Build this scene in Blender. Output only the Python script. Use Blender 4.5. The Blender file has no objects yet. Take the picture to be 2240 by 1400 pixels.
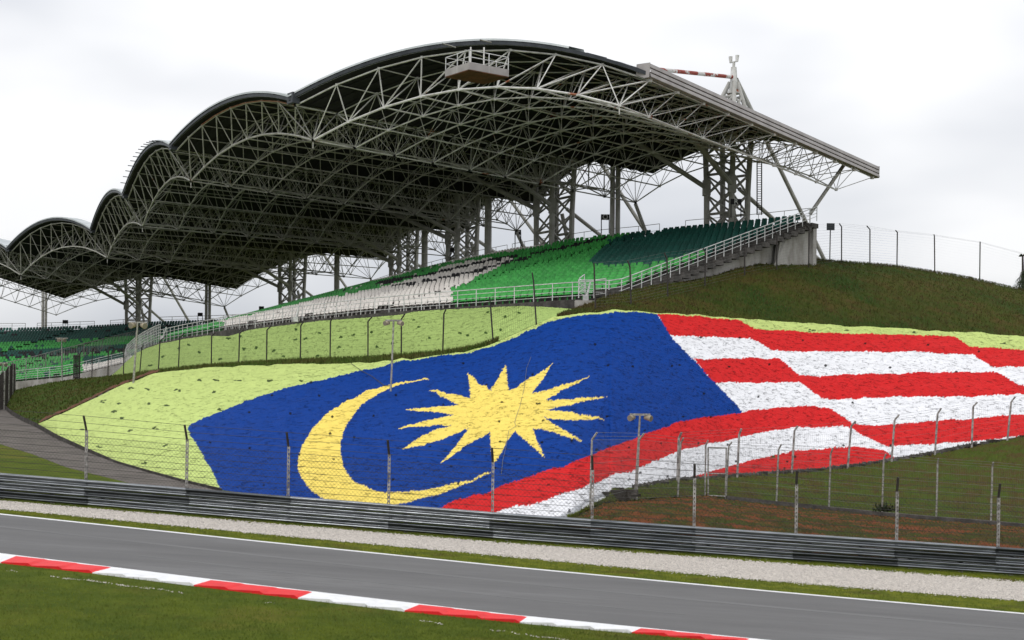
import bpy, math, random
import numpy as np
from mathutils import Vector, Matrix, Euler
random.seed(7); rng = np.random.default_rng(7)
R = math.radians
# ------------------------------------------------------------------ camera
F = 3111.0; CZ = 3.77; CX, CY = 1120.0, 880.0; ROLL = R(0.8)
RT = np.array([math.cos(ROLL), 0, math.sin(ROLL)]); UP = np.array([-math.sin(ROLL), 0, math.cos(ROLL)]); FW = np.array([0, 1.0, 0])
sc = bpy.context.scene
cam = bpy.data.cameras.new('camera'); co = bpy.data.objects.new('camera', cam); sc.collection.objects.link(co)
cam.lens = 36 * F / 2240; cam.sensor_width = 36; cam.shift_y = (CY - 700) / 2240; cam.clip_start = 0.5; cam.clip_end = 3000
M = Matrix(((RT[0], UP[0], 0), (RT[1], UP[1], -1), (RT[2], UP[2], 0))).to_4x4(); M.translation = (0, 0, CZ)
co.matrix_world = M; sc.camera = co
cam.dof.use_dof = True; cam.dof.focus_distance = 80; cam.dof.aperture_fstop = 2.4
sc.render.resolution_x = 1024; sc.render.resolution_y = 640
sc.view_settings.view_transform = 'Standard'; sc.view_settings.look = 'None'; sc.view_settings.exposure = -0.22; sc.view_settings.gamma = 1
# ------------------------------------------------------------------ sky and sun (overcast)
w = bpy.data.worlds.new('World'); sc.world = w; w.use_nodes = True
nt = w.node_tree; nt.nodes.clear()
wo = nt.nodes.new('ShaderNodeOutputWorld'); bg = nt.nodes.new('ShaderNodeBackground')
sky = nt.nodes.new('ShaderNodeTexSky'); sky.sky_type = 'NISHITA'; sky.sun_disc = False; sky.sun_elevation = R(46); sky.sun_rotation = R(202)
tcw = nt.nodes.new('ShaderNodeTexCoord'); mpw = nt.nodes.new('ShaderNodeMapping'); mpw.inputs['Scale'].default_value = (1.2, 1.2, 3.0)
nz = nt.nodes.new('ShaderNodeTexNoise'); nz.inputs['Scale'].default_value = 1.9; nz.inputs['Detail'].default_value = 4; nz.inputs['Roughness'].default_value = 0.45
rp = nt.nodes.new('ShaderNodeValToRGB')
rp.color_ramp.elements[0].position = 0.38; rp.color_ramp.elements[0].color = (0.60, 0.625, 0.68, 1)
rp.color_ramp.elements[1].position = 0.60; rp.color_ramp.elements[1].color = (1.0, 1.0, 1.01, 1)
mixw = nt.nodes.new('ShaderNodeMixRGB'); mixw.inputs['Fac'].default_value = 0.94
sclw = nt.nodes.new('ShaderNodeMixRGB'); sclw.blend_type = 'MULTIPLY'; sclw.inputs['Fac'].default_value = 1; sclw.inputs[2].default_value = (0.1, 0.1, 0.1, 1)
nt.links.new(tcw.outputs['Generated'], mpw.inputs[0]); nt.links.new(mpw.outputs[0], nz.inputs['Vector']); nt.links.new(nz.outputs['Fac'], rp.inputs[0])
nt.links.new(sky.outputs[0], sclw.inputs[1]); nt.links.new(sclw.outputs[0], mixw.inputs[1]); nt.links.new(rp.outputs[0], mixw.inputs[2])
sep = nt.nodes.new('ShaderNodeSeparateXYZ'); nt.links.new(tcw.outputs['Generated'], sep.inputs[0])
grd = nt.nodes.new('ShaderNodeMapRange'); grd.inputs[1].default_value = 0; grd.inputs[2].default_value = 1; grd.inputs[3].default_value = 1.06; grd.inputs[4].default_value = 2.0; nt.links.new(sep.outputs['Z'], grd.inputs[0])
mulw = nt.nodes.new('ShaderNodeVectorMath'); mulw.operation = 'SCALE'; nt.links.new(mixw.outputs[0], mulw.inputs[0]); nt.links.new(grd.outputs[0], mulw.inputs['Scale'])
nt.links.new(mulw.outputs[0], bg.inputs['Color']); nt.links.new(bg.outputs[0], wo.inputs[0]); bg.inputs['Strength'].default_value = 1.02
sl = bpy.data.lights.new('sun', 'SUN'); sl.energy = 0.9; sl.angle = R(16); sl.color = (1, 0.97, 0.92)
so = bpy.data.objects.new('sun', sl); sc.collection.objects.link(so); so.rotation_euler = Euler((R(44), 0, R(-22)))
sc.cycles.max_bounces = 6; sc.cycles.diffuse_bounces = 1

# ------------------------------------------------------------------ helpers
def P(x, y, D):
    """photo position + real distance -> world point"""
    a = (x - CX) / F; b = (CY - y) / F
    return np.array([0, 0, CZ]) + D * (a * RT + b * UP + FW)
def PN(x, y, D):
    x = np.asarray(x, float); y = np.asarray(y, float); D = np.asarray(D, float)
    a = ((x - CX) / F)[..., None]; b = ((CY - y) / F)[..., None]
    return np.array([0, 0, CZ]) + D[..., None] * (a * RT + b * UP + FW)
def proj(V):
    V = np.asarray(V, float) - np.array([0, 0, CZ]); d = V @ FW
    return CX + F * (V @ RT) / d, CY - F * (V @ UP) / d
SL = 0.054
def gz(X): return -SL * np.clip(X, -64, 64)
def gD(x, y): return F * CZ / (y - CY - 0.068 * (x - CX))
def G(x, y, dz=0.0):
    p = P(x, y, gD(x, y)); p[2] = gz(p[0]) + dz; return p
def curve(pts):
    pts = sorted(pts); a = np.array(pts, float)
    def f(x): return tuple(np.interp(x, a[:, 0], a[:, k]) for k in range(1, a.shape[1]))
    return f

MATS = {}
def mat(name, col, rough=0.8, metal=0.0, col2=None, scale=3.0, bump=0.0, bscale=20.0, detail=6, lo=.4, hi=.6, spec=0.3, stretch=(1, 1, 1), col3=None, scale3=0.4, lo3=.5, hi3=.65):
    m = bpy.data.materials.new(name); m.use_nodes = True; n = m.node_tree; b = n.nodes['Principled BSDF']
    b.inputs['Roughness'].default_value = rough; b.inputs['Metallic'].default_value = metal
    b.inputs['Specular IOR Level'].default_value = spec
    b.inputs['Base Color'].default_value = (*col, 1)
    tc = n.nodes.new('ShaderNodeTexCoord'); mp = n.nodes.new('ShaderNodeMapping'); mp.inputs['Scale'].default_value = stretch
    n.links.new(tc.outputs['Object'], mp.inputs[0])
    last = None
    if col2 is None: col2 = tuple(c * 0.8 for c in col)
    def layer(prev, c2, s, l, h):
        t = n.nodes.new('ShaderNodeTexNoise'); t.inputs['Scale'].default_value = s; t.inputs['Detail'].default_value = detail; t.inputs['Roughness'].default_value = 0.62
        r = n.nodes.new('ShaderNodeMapRange'); r.inputs[1].default_value = l; r.inputs[2].default_value = h
        x = n.nodes.new('ShaderNodeMixRGB'); n.links.new(mp.outputs[0], t.inputs['Vector']); n.links.new(t.outputs['Fac'], r.inputs[0]); n.links.new(r.outputs[0], x.inputs[0])
        if prev is None: x.inputs[1].default_value = (*col, 1)
        else: n.links.new(prev, x.inputs[1])
        x.inputs[2].default_value = (*c2, 1); return x.outputs[0]
    last = layer(None, col2, scale, lo, hi)
    if col3: last = layer(last, col3, scale3, lo3, hi3)
    n.links.new(last, b.inputs['Base Color'])
    if bump:
        t = n.nodes.new('ShaderNodeTexNoise'); t.inputs['Scale'].default_value = bscale; t.inputs['Detail'].default_value = 5; t.inputs['Roughness'].default_value = 0.65
        bp = n.nodes.new('ShaderNodeBump'); bp.inputs['Strength'].default_value = 1.0; bp.inputs['Distance'].default_value = bump
        n.links.new(mp.outputs[0], t.inputs['Vector']); n.links.new(t.outputs['Fac'], bp.inputs['Height']); n.links.new(bp.outputs[0], b.inputs['Normal'])
    MATS[name] = m; return m

class MB:
    def __init__(s): s.v = []; s.f = []; s.m = []; s.n = 0
    def add(s, v, f, mi=0):
        v = np.asarray(v, float).reshape(-1, 3); s.v.append(v)
        for q in f: s.f.append([i + s.n for i in q]); s.m.append(mi)
        s.n += len(v)
    def bar(s, a, b, r, n=5, r2=None, mi=0, caps=False):
        a = np.asarray(a, float); b = np.asarray(b, float); d = b - a; L = np.linalg.norm(d)
        if L < 1e-6: return
        d /= L; h = np.array([0, 0, 1.0]) if abs(d[2]) < .9 else np.array([1.0, 0, 0])
        u = np.cross(d, h); u /= np.linalg.norm(u); w_ = np.cross(d, u); r2 = r if r2 is None else r2
        t = np.arange(n) * 2 * math.pi / n; c = np.cos(t)[:, None] * u + np.sin(t)[:, None] * w_
        f = [(i, (i + 1) % n, n + (i + 1) % n, n + i) for i in range(n)]
        if caps: f += [tuple(range(n))[::-1], tuple(range(n, 2 * n))]
        s.add(np.vstack([a + c * r, b + c * r2]), f, mi)
    def poly(s, pts, r, n=5, mi=0):
        for a, b in zip(pts[:-1], pts[1:]): s.bar(a, b, r, n, mi=mi)
    def box(s, c, sx, sy, sz, ax=None, mi=0):
        """box centred at c; ax = (ux, uy, uz) unit axes"""
        c = np.asarray(c, float)
        if ax is None: ax = (np.array([1., 0, 0]), np.array([0, 1., 0]), np.array([0, 0, 1.]))
        v = [c + ax[0] * sx / 2 * i + ax[1] * sy / 2 * j + ax[2] * sz / 2 * k for k in (-1, 1) for j in (-1, 1) for i in (-1, 1)]
        s.add(v, [(0, 2, 3, 1), (4, 5, 7, 6), (0, 1, 5, 4), (2, 6, 7, 3), (0, 4, 6, 2), (1, 3, 7, 5)], mi)
    def grid(s, G_, mi=0):
        G_ = np.asarray(G_); a, b = G_.shape[:2]
        s.add(G_.reshape(-1, 3), [(i * b + j, i * b + j + 1, (i + 1) * b + j + 1, (i + 1) * b + j) for i in range(a - 1) for j in range(b - 1)], mi)
    def prism(s, poly, off, mi=0):
        """closed slab: polygon (list of 3d) and its copy shifted by off"""
        p = np.asarray(poly, float); n = len(p); q = p + np.asarray(off)
        s.add(np.vstack([p, q]), [tuple(range(n)), tuple(range(2 * n - 1, n - 1, -1))] + [(i, n + i, n + (i + 1) % n, (i + 1) % n) for i in range(n)], mi)
    def build(s, name, mats, parent=None, smooth=False, recalc=False):
        me = bpy.data.meshes.new(name)
        if s.n: me.from_pydata(np.vstack(s.v).tolist(), [], s.f)
        if not isinstance(mats, (list, tuple)): mats = [mats]
        for m in mats: me.materials.append(m)
        if len(mats) > 1: me.polygons.foreach_set('material_index', s.m)
        if smooth: me.polygons.foreach_set('use_smooth', [True] * len(me.polygons))
        if recalc:
            import bmesh
            bm = bmesh.new(); bm.from_mesh(me); bmesh.ops.recalc_face_normals(bm, faces=bm.faces); bm.to_mesh(me); bm.free()
        me.update(); o = bpy.data.objects.new(name, me); sc.collection.objects.link(o)
        if parent is not None:
            o.parent = parent; o.matrix_parent_inverse = parent.matrix_world.inverted() if parent.type != 'EMPTY' else Matrix.Translation(-parent.location)
        return o
def thing(name, label, cat, loc=(0, 0, 0), group=None):
    o = bpy.data.objects.new(name, None); sc.collection.objects.link(o); o.location = tuple(float(v) for v in loc)
    o.empty_display_size = .3; o['label'] = label; o['category'] = cat
    if group: o['group'] = group
    return o
def tag(o, label, cat, group=None):
    o['label'] = label; o['category'] = cat
    if group: o['group'] = group
    return o
def struct(o, kind='structure'): o['kind'] = kind; return o

# ------------------------------------------------------------------ materials
m_grass = mat('grass', (.105, .135, .012), .95, 0, (.066, .098, .009), 1.3, .06, 26, 8, .38, .62, .1, col3=(.17, .145, .026), scale3=.35, lo3=.52, hi3=.75)
m_verge = mat('verge', (.16, .175, .014), .95, 0, (.085, .11, .010), 2.2, .05, 30, 8, .4, .62, .1, col3=(.085, .06, .018), scale3=.8, lo3=.55, hi3=.72)
m_hill = mat('hill_grass', (.056, .072, .010), .95, 0, (.080, .060, .015), .8, .12, 9, 9, .4, .62, .1, col3=(.030, .058, .008), scale3=.14, lo3=.46, hi3=.62)
m_bank = mat('bank_grass', (.060, .090, .010), .95, 0, (.080, .058, .016), 1.0, .10, 12, 9, .42, .6, .1)
m_soil = mat('bank_soil', (.060, .048, .014), .95, 0, (.055, .075, .012), 1.3, .12, 12, 9, .42, .6, .1, col3=(.20, .062, .024), scale3=.8, lo3=.46, hi3=.60)
m_leftgrass = mat('left_grass', (.045, .085, .010), .95, 0, (.062, .060, .012), .5, .10, 10, 9, .42, .62, .1, stretch=(1, 1, 2))
m_track = mat('asphalt', (.175, .173, .171), .88, 0, (.125, .123, .122), .7, .012, 120, 12, .36, .66, .2, stretch=(.14, 1, 1), col3=(.14, .138, .136), scale3=7, lo3=.48, hi3=.62)
m_patch = mat('asphalt_dark', (.148, .146, .144), .88, 0, (.17, .168, .166), 1.2, .01, 120, 10, .35, .65, .25, stretch=(.08, 1, 1))
m_white = mat('white_paint', (.80, .80, .80), .6, 0, (.66, .66, .66), 4, .003, 60, 6, .45, .75)
m_red = mat('red_paint', (.76, .016, .020), .55, 0, (.60, .012, .016), 4, .003, 60, 6, .45, .75)
m_gravel = mat('gravel', (.66, .595, .52), .95, 0, (.26, .235, .21), 22, .04, 34, 3, .42, .62, .1, col3=(.64, .59, .54), scale3=40, lo3=.5, hi3=.6)
m_stone = mat('stones', (.68, .63, .57), .9, 0, (.36, .33, .30), 9, 0, 1, 2, .45, .6, .2)
m_rail = mat('galvanised_rail', (.27, .285, .30), .30, 1.0, (.15, .16, .17), 3, .004, 9, 7, .4, .65, .5, stretch=(.4, .4, 6))
m_rail2 = mat('scuffed_rail', (.21, .225, .24), .34, 1.0, (.11, .12, .13), 4, .004, 9, 8, .4, .6, .5, stretch=(.3, .4, 6))
m_rail3 = mat('dull_rail', (.12, .13, .135), .40, 1.0, (.07, .075, .08), 3, .004, 9, 8, .4, .6, .4, stretch=(.3, .4, 5))
m_post = mat('galvanised_post', (.42, .41, .38), .6, .35, (.22, .21, .19), 8, 0, 1, 4, .4, .6)
m_postdark = mat('dark_steel', (.035, .033, .031), .7, .2, (.06, .05, .045), 8)
m_conpost = mat('weathered_post', (.40, .38, .36), .8, 0, (.15, .14, .13), 6, 0, 1, 6, .42, .6)
m_wire = mat('wire', (.055, .052, .048), .6, .4)
m_wirelight = mat('thin_wire', (.20, .20, .19), .6, .4)
m_path = mat('path_concrete', (.15, .13, .115), .9, 0, (.09, .078, .066), .9, .02, 30, 9, .38, .6)
m_curb = mat('mossy_curb', (.035, .030, .024), .95, 0, (.11, .10, .09), 2.5, .03, 15, 8, .5, .62)
m_conc = mat('concrete', (.46, .44, .41), .85, 0, (.27, .25, .22), .7, .01, 20, 9, .42, .62, stretch=(1, 1, .5))
m_concd = mat('dark_concrete', (.11, .10, .092), .9, 0, (.05, .046, .042), 1.6, .02, 14, 9, .4, .6)
m_steel = mat('painted_steel', (.50, .49, .455), .55, .0, (.34, .33, .30), 1.8, 0, 1, 7, .42, .66, col3=(.20, .085, .04), scale3=1.1, lo3=.66, hi3=.70)
m_steelw = mat('white_steel', (.66, .65, .62), .5, .0, (.42, .41, .38), 1.8, 0, 1, 7, .42, .66, col3=(.30, .10, .05), scale3=.9, lo3=.64, hi3=.67)
m_rustbeam = mat('rusty_beam', (.60, .58, .56), .6, 0, (.27, .045, .03), .8, 0, 1, 7, .46, .50)
m_rust = mat('rust', (.22, .075, .03), .8, 0, (.35, .20, .12), 2.5)
m_tower = mat('tower_steel', (.44, .43, .40), .6, 0, (.31, .30, .27), 1.2, 0, 1, 7, .42, .66)
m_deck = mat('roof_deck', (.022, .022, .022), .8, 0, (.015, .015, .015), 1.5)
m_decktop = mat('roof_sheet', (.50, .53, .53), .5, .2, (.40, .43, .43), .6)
m_gutter = mat('gutter_dark', (.050, .056, .064), .45, .2, (.03, .035, .04), 1.2)
m_cladding = mat('side_cladding', (.38, .355, .345), .55, .1, (.29, .27, .26), .9, 0, 1, 7, .4, .64)
m_railing = mat('white_railing', (.72, .72, .71), .5, 0, (.50, .50, .49), 2)
m_board = mat('sign_board', (.012, .011, .014), .6)
m_letter = mat('sign_letter', (.75, .75, .75), .6)
m_beige = mat('lamp_housing', (.42, .36, .26), .5, 0, (.30, .25, .18), 4)
m_glass = mat('lamp_glass', (.25, .22, .18), .2, 0)
m_green = mat('seat_green', (.060, .42, .075), .5, 0, (.035, .27, .05), 2.2, spec=.3)
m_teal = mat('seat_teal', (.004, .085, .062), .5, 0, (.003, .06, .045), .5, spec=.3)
m_cream = mat('seat_cream', (.86, .81, .75), .5, 0, (.74, .69, .64), .5)
m_black = mat('seat_black', (.010, .010, .012), .6)
m_dirt = mat('red_dirt', (.16, .065, .035), .95, 0, (.09, .045, .025), 2, .05, 12)
m_leaf = mat('leaf', (.020, .032, .012), .9, 0, (.035, .05, .02), 1)
m_bark = mat('bark', (.06, .05, .045), .9)

# ------------------------------------------------------------------ foreground ground (one sheet to the horizon)
mb = MB(); xs = np.concatenate([[-1500, -400, -160], np.linspace(-90, 90, 91), [160, 400, 1500]]); ys = np.concatenate([[-60, 0], np.linspace(8, 60, 60), np.linspace(65, 220, 16), [400, 1000, 2500]])
gx, gy = np.meshgrid(xs, ys); gzz = gz(gx) - 0.004
gzz = np.where(gy > 46, gzz - np.clip((gy - 46) / 20, 0, 1) * np.clip((gx + 8) / 6, 0, 1) * .25, gzz)
mb.grid(np.stack([gx, gy, gzz], -1).transpose(1, 0, 2)); o = mb.build('ground', m_grass); struct(o)
def strip(name, top, bot, m, dz, xr=(-260, 2500), n=160, ny=3, jit=0.0, thick=True):
    ct, cb = curve(top), curve(bot); xs = np.linspace(*xr, n); rows = []
    for k in range(ny):
        t = k / (ny - 1); row = []
        for x in xs:
            y = ct(x)[0] * (1 - t) + cb(x)[0] * t
            if jit and k in (0, ny - 1): y += rng.normal() * jit
            row.append(G(x, y, dz))
        rows.append(row)
    if thick: rows = [[p - np.array([0, 0, dz + .01]) for p in rows[0]]] + rows + [[p - np.array([0, 0, dz + .01]) for p in rows[-1]]]
    mb = MB(); mb.grid(np.array(rows).transpose(1, 0, 2)); o = mb.build(name, m); struct(o); return o
def ext(p):  # extend a curve beyond the frame linearly
    (x0, y0), (x1, y1) = p[0], p[1]; (xa, ya), (xb, yb) = p[-2], p[-1]
    return [(-400, y0 - (y1 - y0) / (x1 - x0) * (400 + x0))] + p + [(2700, yb + (yb - ya) / (xb - xa) * (2700 - xb))]
RB = ext([(0, 1092), (560, 1139), (1120, 1184), (1680, 1224), (2240, 1261)])
GT = ext([(0, 1096), (560, 1144), (1120, 1190), (1680, 1231), (2240, 1274)])
GB = ext([(0, 1113), (560, 1166.5), (1120, 1218), (1680, 1270), (2240, 1314)])
TF = ext([(0, 1124), (560, 1183), (1120, 1240), (1680, 1292.5), (2240, 1342)])
TN = ext([(0, 1213), (560, 1282), (1120, 1347.5), (1680, 1403), (2240, 1455)])
KN = ext([(0, 1231), (200, 1253.5), (560, 1298.5), (883, 1337), (1120, 1361), (1517, 1397), (2240, 1461)])
strip('verge', RB, TF, m_verge, .004, ny=5)
gsurf = strip('gravel_bed', GT, GB, m_gravel, .010, n=700, ny=3, jit=1.1)
strip('track', [(x, y + 1) for x, y in TF], TN, m_track, .008, n=200, ny=4)
strip('track_edge_line', [(x, y) for x, y in TF], [(x, y + 1.9) for x, y in TF], m_white, .013, ny=2)
strip('track_inner_line', [(x, y - 2.2) for x, y in TN], [(x, y + .6) for x, y in TN], m_white, .013, ny=2)
# kerb of red and white blocks with a saw-tooth top
kf = curve(TN); kn = curve(KN)
bx = [-190, 35, 243, 462, 683, 917, 1153, 1402, 1640, 1890, 2150, 2420]; bn = [-225, 2, 202, 424, 652, 885, 1137, 1382, 1622, 1874, 2136, 2410]
for (x0, x1, a, b_) in ((-200, 2440, .30, .335), (300, 1500, .62, .64)):
    strip('asphalt_seam', [(x, curve(TF)(x)[0] * (1 - a) + curve(TN)(x)[0] * a) for x in range(-220, 2500, 60)], [(x, curve(TF)(x)[0] * (1 - b_) + curve(TN)(x)[0] * b_) for x in range(-220, 2500, 60)], m_patch, .011, xr=(x0, x1), n=60, ny=2)
mb = MB()
for i in range(len(bx) - 1):
    for j in range(3):
        a, b = j / 3, (j + 1) / 3; rows = []
        for t in (0.0, .5, 1.0):
            row = []
            for q, u in enumerate((a, b - .04, b)):
                xf = bx[i] + (bx[i + 1] - bx[i]) * u; xn = bn[i] + (bn[i + 1] - bn[i]) * u
                x = xf * (1 - t) + xn * t; y = kf(xf)[0] * (1 - t) + kn(xn)[0] * t
                row.append(G(x, y, .012 + (.012 + .034 * t) * (0.15, 1.0, .15)[q]))
            rows.append(row)
        rows.append([p - np.array([0, 0, .1]) for p in rows[-1]])
        mb.grid(np.array(rows), 0 if i % 2 else 1)
o = mb.build('kerb', [m_red, m_white]); struct(o)
# loose stones: on the gravel bed and the thin line of stones in the near grass
def stones(name, pts, smin, smax, m):
    mb = MB(); V = []; Fc = []
    base = np.array([[1, 0, 0], [-1, 0, 0], [0, 1, 0], [0, -1, 0], [0, 0, 1.], [0, 0, -.4]]); fs = np.array([(0, 2, 4), (2, 1, 4), (1, 3, 4), (3, 0, 4), (2, 0, 5), (1, 2, 5), (3, 1, 5), (0, 3, 5)])
    n = len(pts); s = rng.uniform(smin, smax, (n, 1, 3)) * np.array([1, 1, .7]); a = rng.uniform(0, 6.28, n)
    b = base[None] * s * rng.uniform(.7, 1.2, (n, 6, 1)); ca, sa = np.cos(a)[:, None], np.sin(a)[:, None]
    v = np.stack([b[..., 0] * ca - b[..., 1] * sa, b[..., 0] * sa + b[..., 1] * ca, b[..., 2]], -1) + np.array(pts)[:, None]
    me = bpy.data.meshes.new(name); me.from_pydata(v.reshape(-1, 3).tolist(), [], (fs[None] + np.arange(n)[:, None, None] * 6).reshape(-1, 3).tolist())
    me.materials.append(m); o = bpy.data.objects.new(name, me); sc.collection.objects.link(o); return o
gt, gb = curve(GT), curve(GB); pts = []
for i in range(16000):
    x = rng.uniform(-150, 2400); t = rng.uniform(-.03, 1.05) if i % 3 else rng.choice([rng.normal(0, .04), rng.normal(1, .05)])
    pts.append(G(x, gt(x)[0] * (1 - t) + gb(x)[0] * t, .012))
o = stones('gravel_stones', pts, .010, .030, m_stone); struct(o, 'stuff')
pts = []
for (x0, y0, x1, y1, n) in ((110, 1261, 290, 1283, 420), (290, 1283, 400, 1297, 160), (15, 1249, 38, 1251, 30), (575, 1318, 610, 1321, 25), (915, 1357, 972, 1366, 90), (1068, 1378, 1140, 1387, 70), (1150, 1389, 1260, 1404, 220)):
    for i in range(n):
        t = rng.uniform(); pts.append(G(x0 + (x1 - x0) * t, y0 + (y1 - y0) * t + rng.normal() * .8 + math.sin(t * 9) * .8, .01))
o = stones('stone_line', pts[::3], .006, .018, m_stone); struct(o, 'stuff')

# ------------------------------------------------------------------ terrain patches
def loft(ca, cb, xr, n, ny, bulge=0.0, rough=0.0):
    """surface between two lines on the terrain; returns (n, ny, 3)"""
    xs = np.linspace(*xr, n); A = PN(xs, *ca(xs)); B = PN(xs, *cb(xs)); t = np.linspace(0, 1, ny)[None, :, None]
    S = A[:, None] * (1 - t) + B[:, None] * t; S[..., 2] += bulge * np.sin(math.pi * t[..., 0])
    return S
SB = curve([(79, 930, 97), (125, 957, 79), (179, 980, 71), (250, 1009, 62), (321, 1030, 57), (393, 1050, 53.5), (482, 1071, 50), (600, 1089, 48.2), (750, 1103, 47.6), (900, 1114, 47.3), (1060, 1127, 47.2), (1180, 1136, 47.5), (1257, 1133, 48.4), (1291, 1113, 50.5), (1332, 1094, 53.3), (1336, 1073, 54), (1396, 1067, 57), (1444, 1057, 59.8), (1484, 1050, 62), (1579, 1043, 66.5), (1681, 1035, 70), (1783, 1028, 73), (1885, 1016, 75), (1963, 1004, 76.5), (2040, 991, 78), (2125, 974, 80), (2203, 959, 81.5), (2240, 951, 82.5), (2520, 900, 88)])
ST = curve([(79, 930, 97), (120, 910, 97), (158, 894, 96), (200, 874, 95), (240, 854, 94), (290, 834, 93), (320, 822, 92.5), (350, 814, 92), (400, 809, 91.5), (451, 804, 91), (551, 799, 88), (652, 795.5, 85.5), (755, 795, 83), (805, 794, 82), (855, 789, 80.5), (900, 785, 80), (968, 777, 79), (1030, 766, 78.5), (1070, 754, 78), (1110, 738, 78), (1150, 720, 78), (1190, 702, 78), (1230, 690, 78), (1290, 682, 78.5), (1340, 677.5, 79), (1400, 680, 80), (1550, 691, 84), (1700, 703, 88), (1850, 712, 91), (2000, 720, 94), (2150, 729, 96.5), (2240, 736, 98), (2520, 762, 103)])
NX, NY = 1500, 230
S = loft(SB, ST, (79.5, 2515), NX, NY)
pxx, pyy = proj(S)
def z1(x, y): return (800 + x / 4, 780 + y / 4)
def z2(x, y): return (380 + x / 4, 780 + y / 4)
star = [z1(*p) for p in [(890, 145), (985, 222), (1092, 288), (1175, 160), (1225, 72), (1238, 190), (1242, 262), (1260, 300), (1420, 200), (1635, 65), (1510, 240), (1452, 318), (1700, 258), (1970, 168), (1760, 275), (1562, 380), (1800, 365), (2118, 350), (1820, 412), (1570, 458), (1790, 480), (2098, 550), (1850, 553), (1700, 543), (1560, 542), (1745, 640), (1905, 745), (1700, 680), (1460, 612), (1500, 740), (1568, 888), (1450, 790), (1308, 652), (1215, 780), (1120, 948), (1095, 800), (1085, 655), (900, 775), (655, 930), (790, 770), (900, 630), (640, 730), (310, 822), (500, 690), (755, 593), (500, 610), (265, 635), (480, 570), (772, 512), (600, 490), (342, 458), (560, 440), (815, 430), (660, 350), (552, 283), (700, 310), (918, 362), (905, 240)]]
cres = [z1(572, 203), z1(510, 195), z1(380, 215), z1(250, 240), z1(120, 270), z1(0, 303), z2(1560, 365), z2(1440, 430), z2(1340, 500), z2(1250, 590), z2(1180, 680), z2(1120, 780), z2(1092, 870), z2(1085, 960), z2(1105, 1030), z2(1150, 1110), z2(1210, 1180), z2(1300, 1245), (735, 1108), (790, 1117), (840, 1112), (877, 1102), (907, 1093), (940, 1085), (975, 1076), (1007, 1064), (1037, 1051), (1057, 1042), (1073, 1034), (1065, 1035), (1040, 1046), (1020, 1054), (995, 1059), (960, 1066), (925, 1071), (887, 1076), (837, 1075), (800, 1067), z2(1640, 1130), z2(1560, 1080), z2(1510, 1010), z2(1480, 930), z2(1460, 840), z2(1460, 750), z2(1480, 670), z2(1520, 590), z2(1570, 510), z2(1640, 430), z2(1700, 380), z2(1800, 320), z2(1880, 285), z1(310, 245), z1(410, 220), z1(500, 207)]
blow = [(1623, 902), (1579, 908), (1528, 915), (1477, 926), (1444, 939), (1410, 949), (1376, 962), (1342, 977), (1301, 992), (1270, 1002), (1240, 1017), (1200, 1027), (1150, 1045), (1100, 1061), (1075, 1075), (1040, 1082), (1007, 1092), (985, 1100), (960, 1111), (880, 1145)]
bright_ = [(1436, 685.5), (1452, 709), (1466, 733), (1490, 761), (1516, 787), (1542, 814), (1569, 844), (1595, 870), (1623, 898.5)]
blue = [(409.5, 932), (440, 917.5), (480, 902), (520, 884), (555, 871), (595, 859), (642, 844), (680, 836), (730, 826), (772, 815), (820, 804), (870, 792), (900, 787.5), (965, 779), (1030, 770), (1070, 759), (1110, 744), (1150, 726), (1190, 709), (1230, 696), (1290, 687), (1340, 683), (1390, 681.5)] + bright_ + blow + [(880, 1300), (560, 1300), (484, 1072), (470, 1042), (460, 1022), (447, 1005), (435, 980), (417, 952)]
gtop = [(1436, 684.5), (1550, 694.5), (1617, 700), (1636, 709), (1655, 721), (1692, 722), (1730, 722), (1775, 727), (1850, 729), (1925, 730), (2000, 733), (2086, 734), (2101, 742), (2120, 758), (2150, 760), (2240, 765), (2600, 790)]
stripes_all = gtop + [(2600, 1400), (880, 1400), (880, 1145)] + blow[::-1] + bright_[::-1]
red1 = gtop + [(2600, 815), (2240, 802), (2172, 802), (2150, 789), (2127, 774), (2101, 774), (2000, 769), (1887, 769), (1775, 769), (1726, 768), (1689, 765), (1659, 746), (1640, 739), (1550, 737), (1466, 733), (1452, 709)]
red2 = [(1517, 786), (1557, 786), (1625, 781), (1662, 783), (1704, 785), (1722, 799), (1749, 821), (1786, 823), (1850, 819), (1944, 816), (2037, 814), (2131, 813), (2180, 814), (2199, 825), (2229, 843), (2600, 850), (2600, 868), (2240, 862), (2187, 864), (2112, 867), (2000, 867), (1887, 870), (1797, 874), (1775, 855), (1747, 835), (1700, 837), (1625, 837), (1565, 839), (1542, 814)]
red3 = blow[::-1] + [(1647, 897), (1698, 890.5), (1749, 888), (1813, 891), (1834, 904), (1868, 928), (1911, 931), (1997, 924), (2125, 916), (2240, 905), (2600, 880), (2600, 920), (2240, 952), (2168, 961), (2040, 971), (1937, 975), (1900, 957), (1853, 934), (1834, 933), (1740, 935), (1654, 948), (1568, 967), (1483, 988), (1440, 1006), (1376, 1031), (1325, 1043), (1291, 1064), (1240, 1078), (1200, 1092), (1162, 1105), (1125, 1107), (1090, 1119), (1020, 1150), (880, 1200)]
red4 = [(1480, 1056), (1547, 1034), (1611, 1014), (1676, 999), (1740, 986), (1804, 981), (1860, 977), (1903, 980), (1937, 986), (1963, 1004), (1963, 1060), (1480, 1090)]
gray5 = [(1220, 1134), (1262, 1106), (1300, 1086), (1330, 1073), (1331, 1082), (1300, 1096), (1262, 1120), (1244, 1140)]
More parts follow.
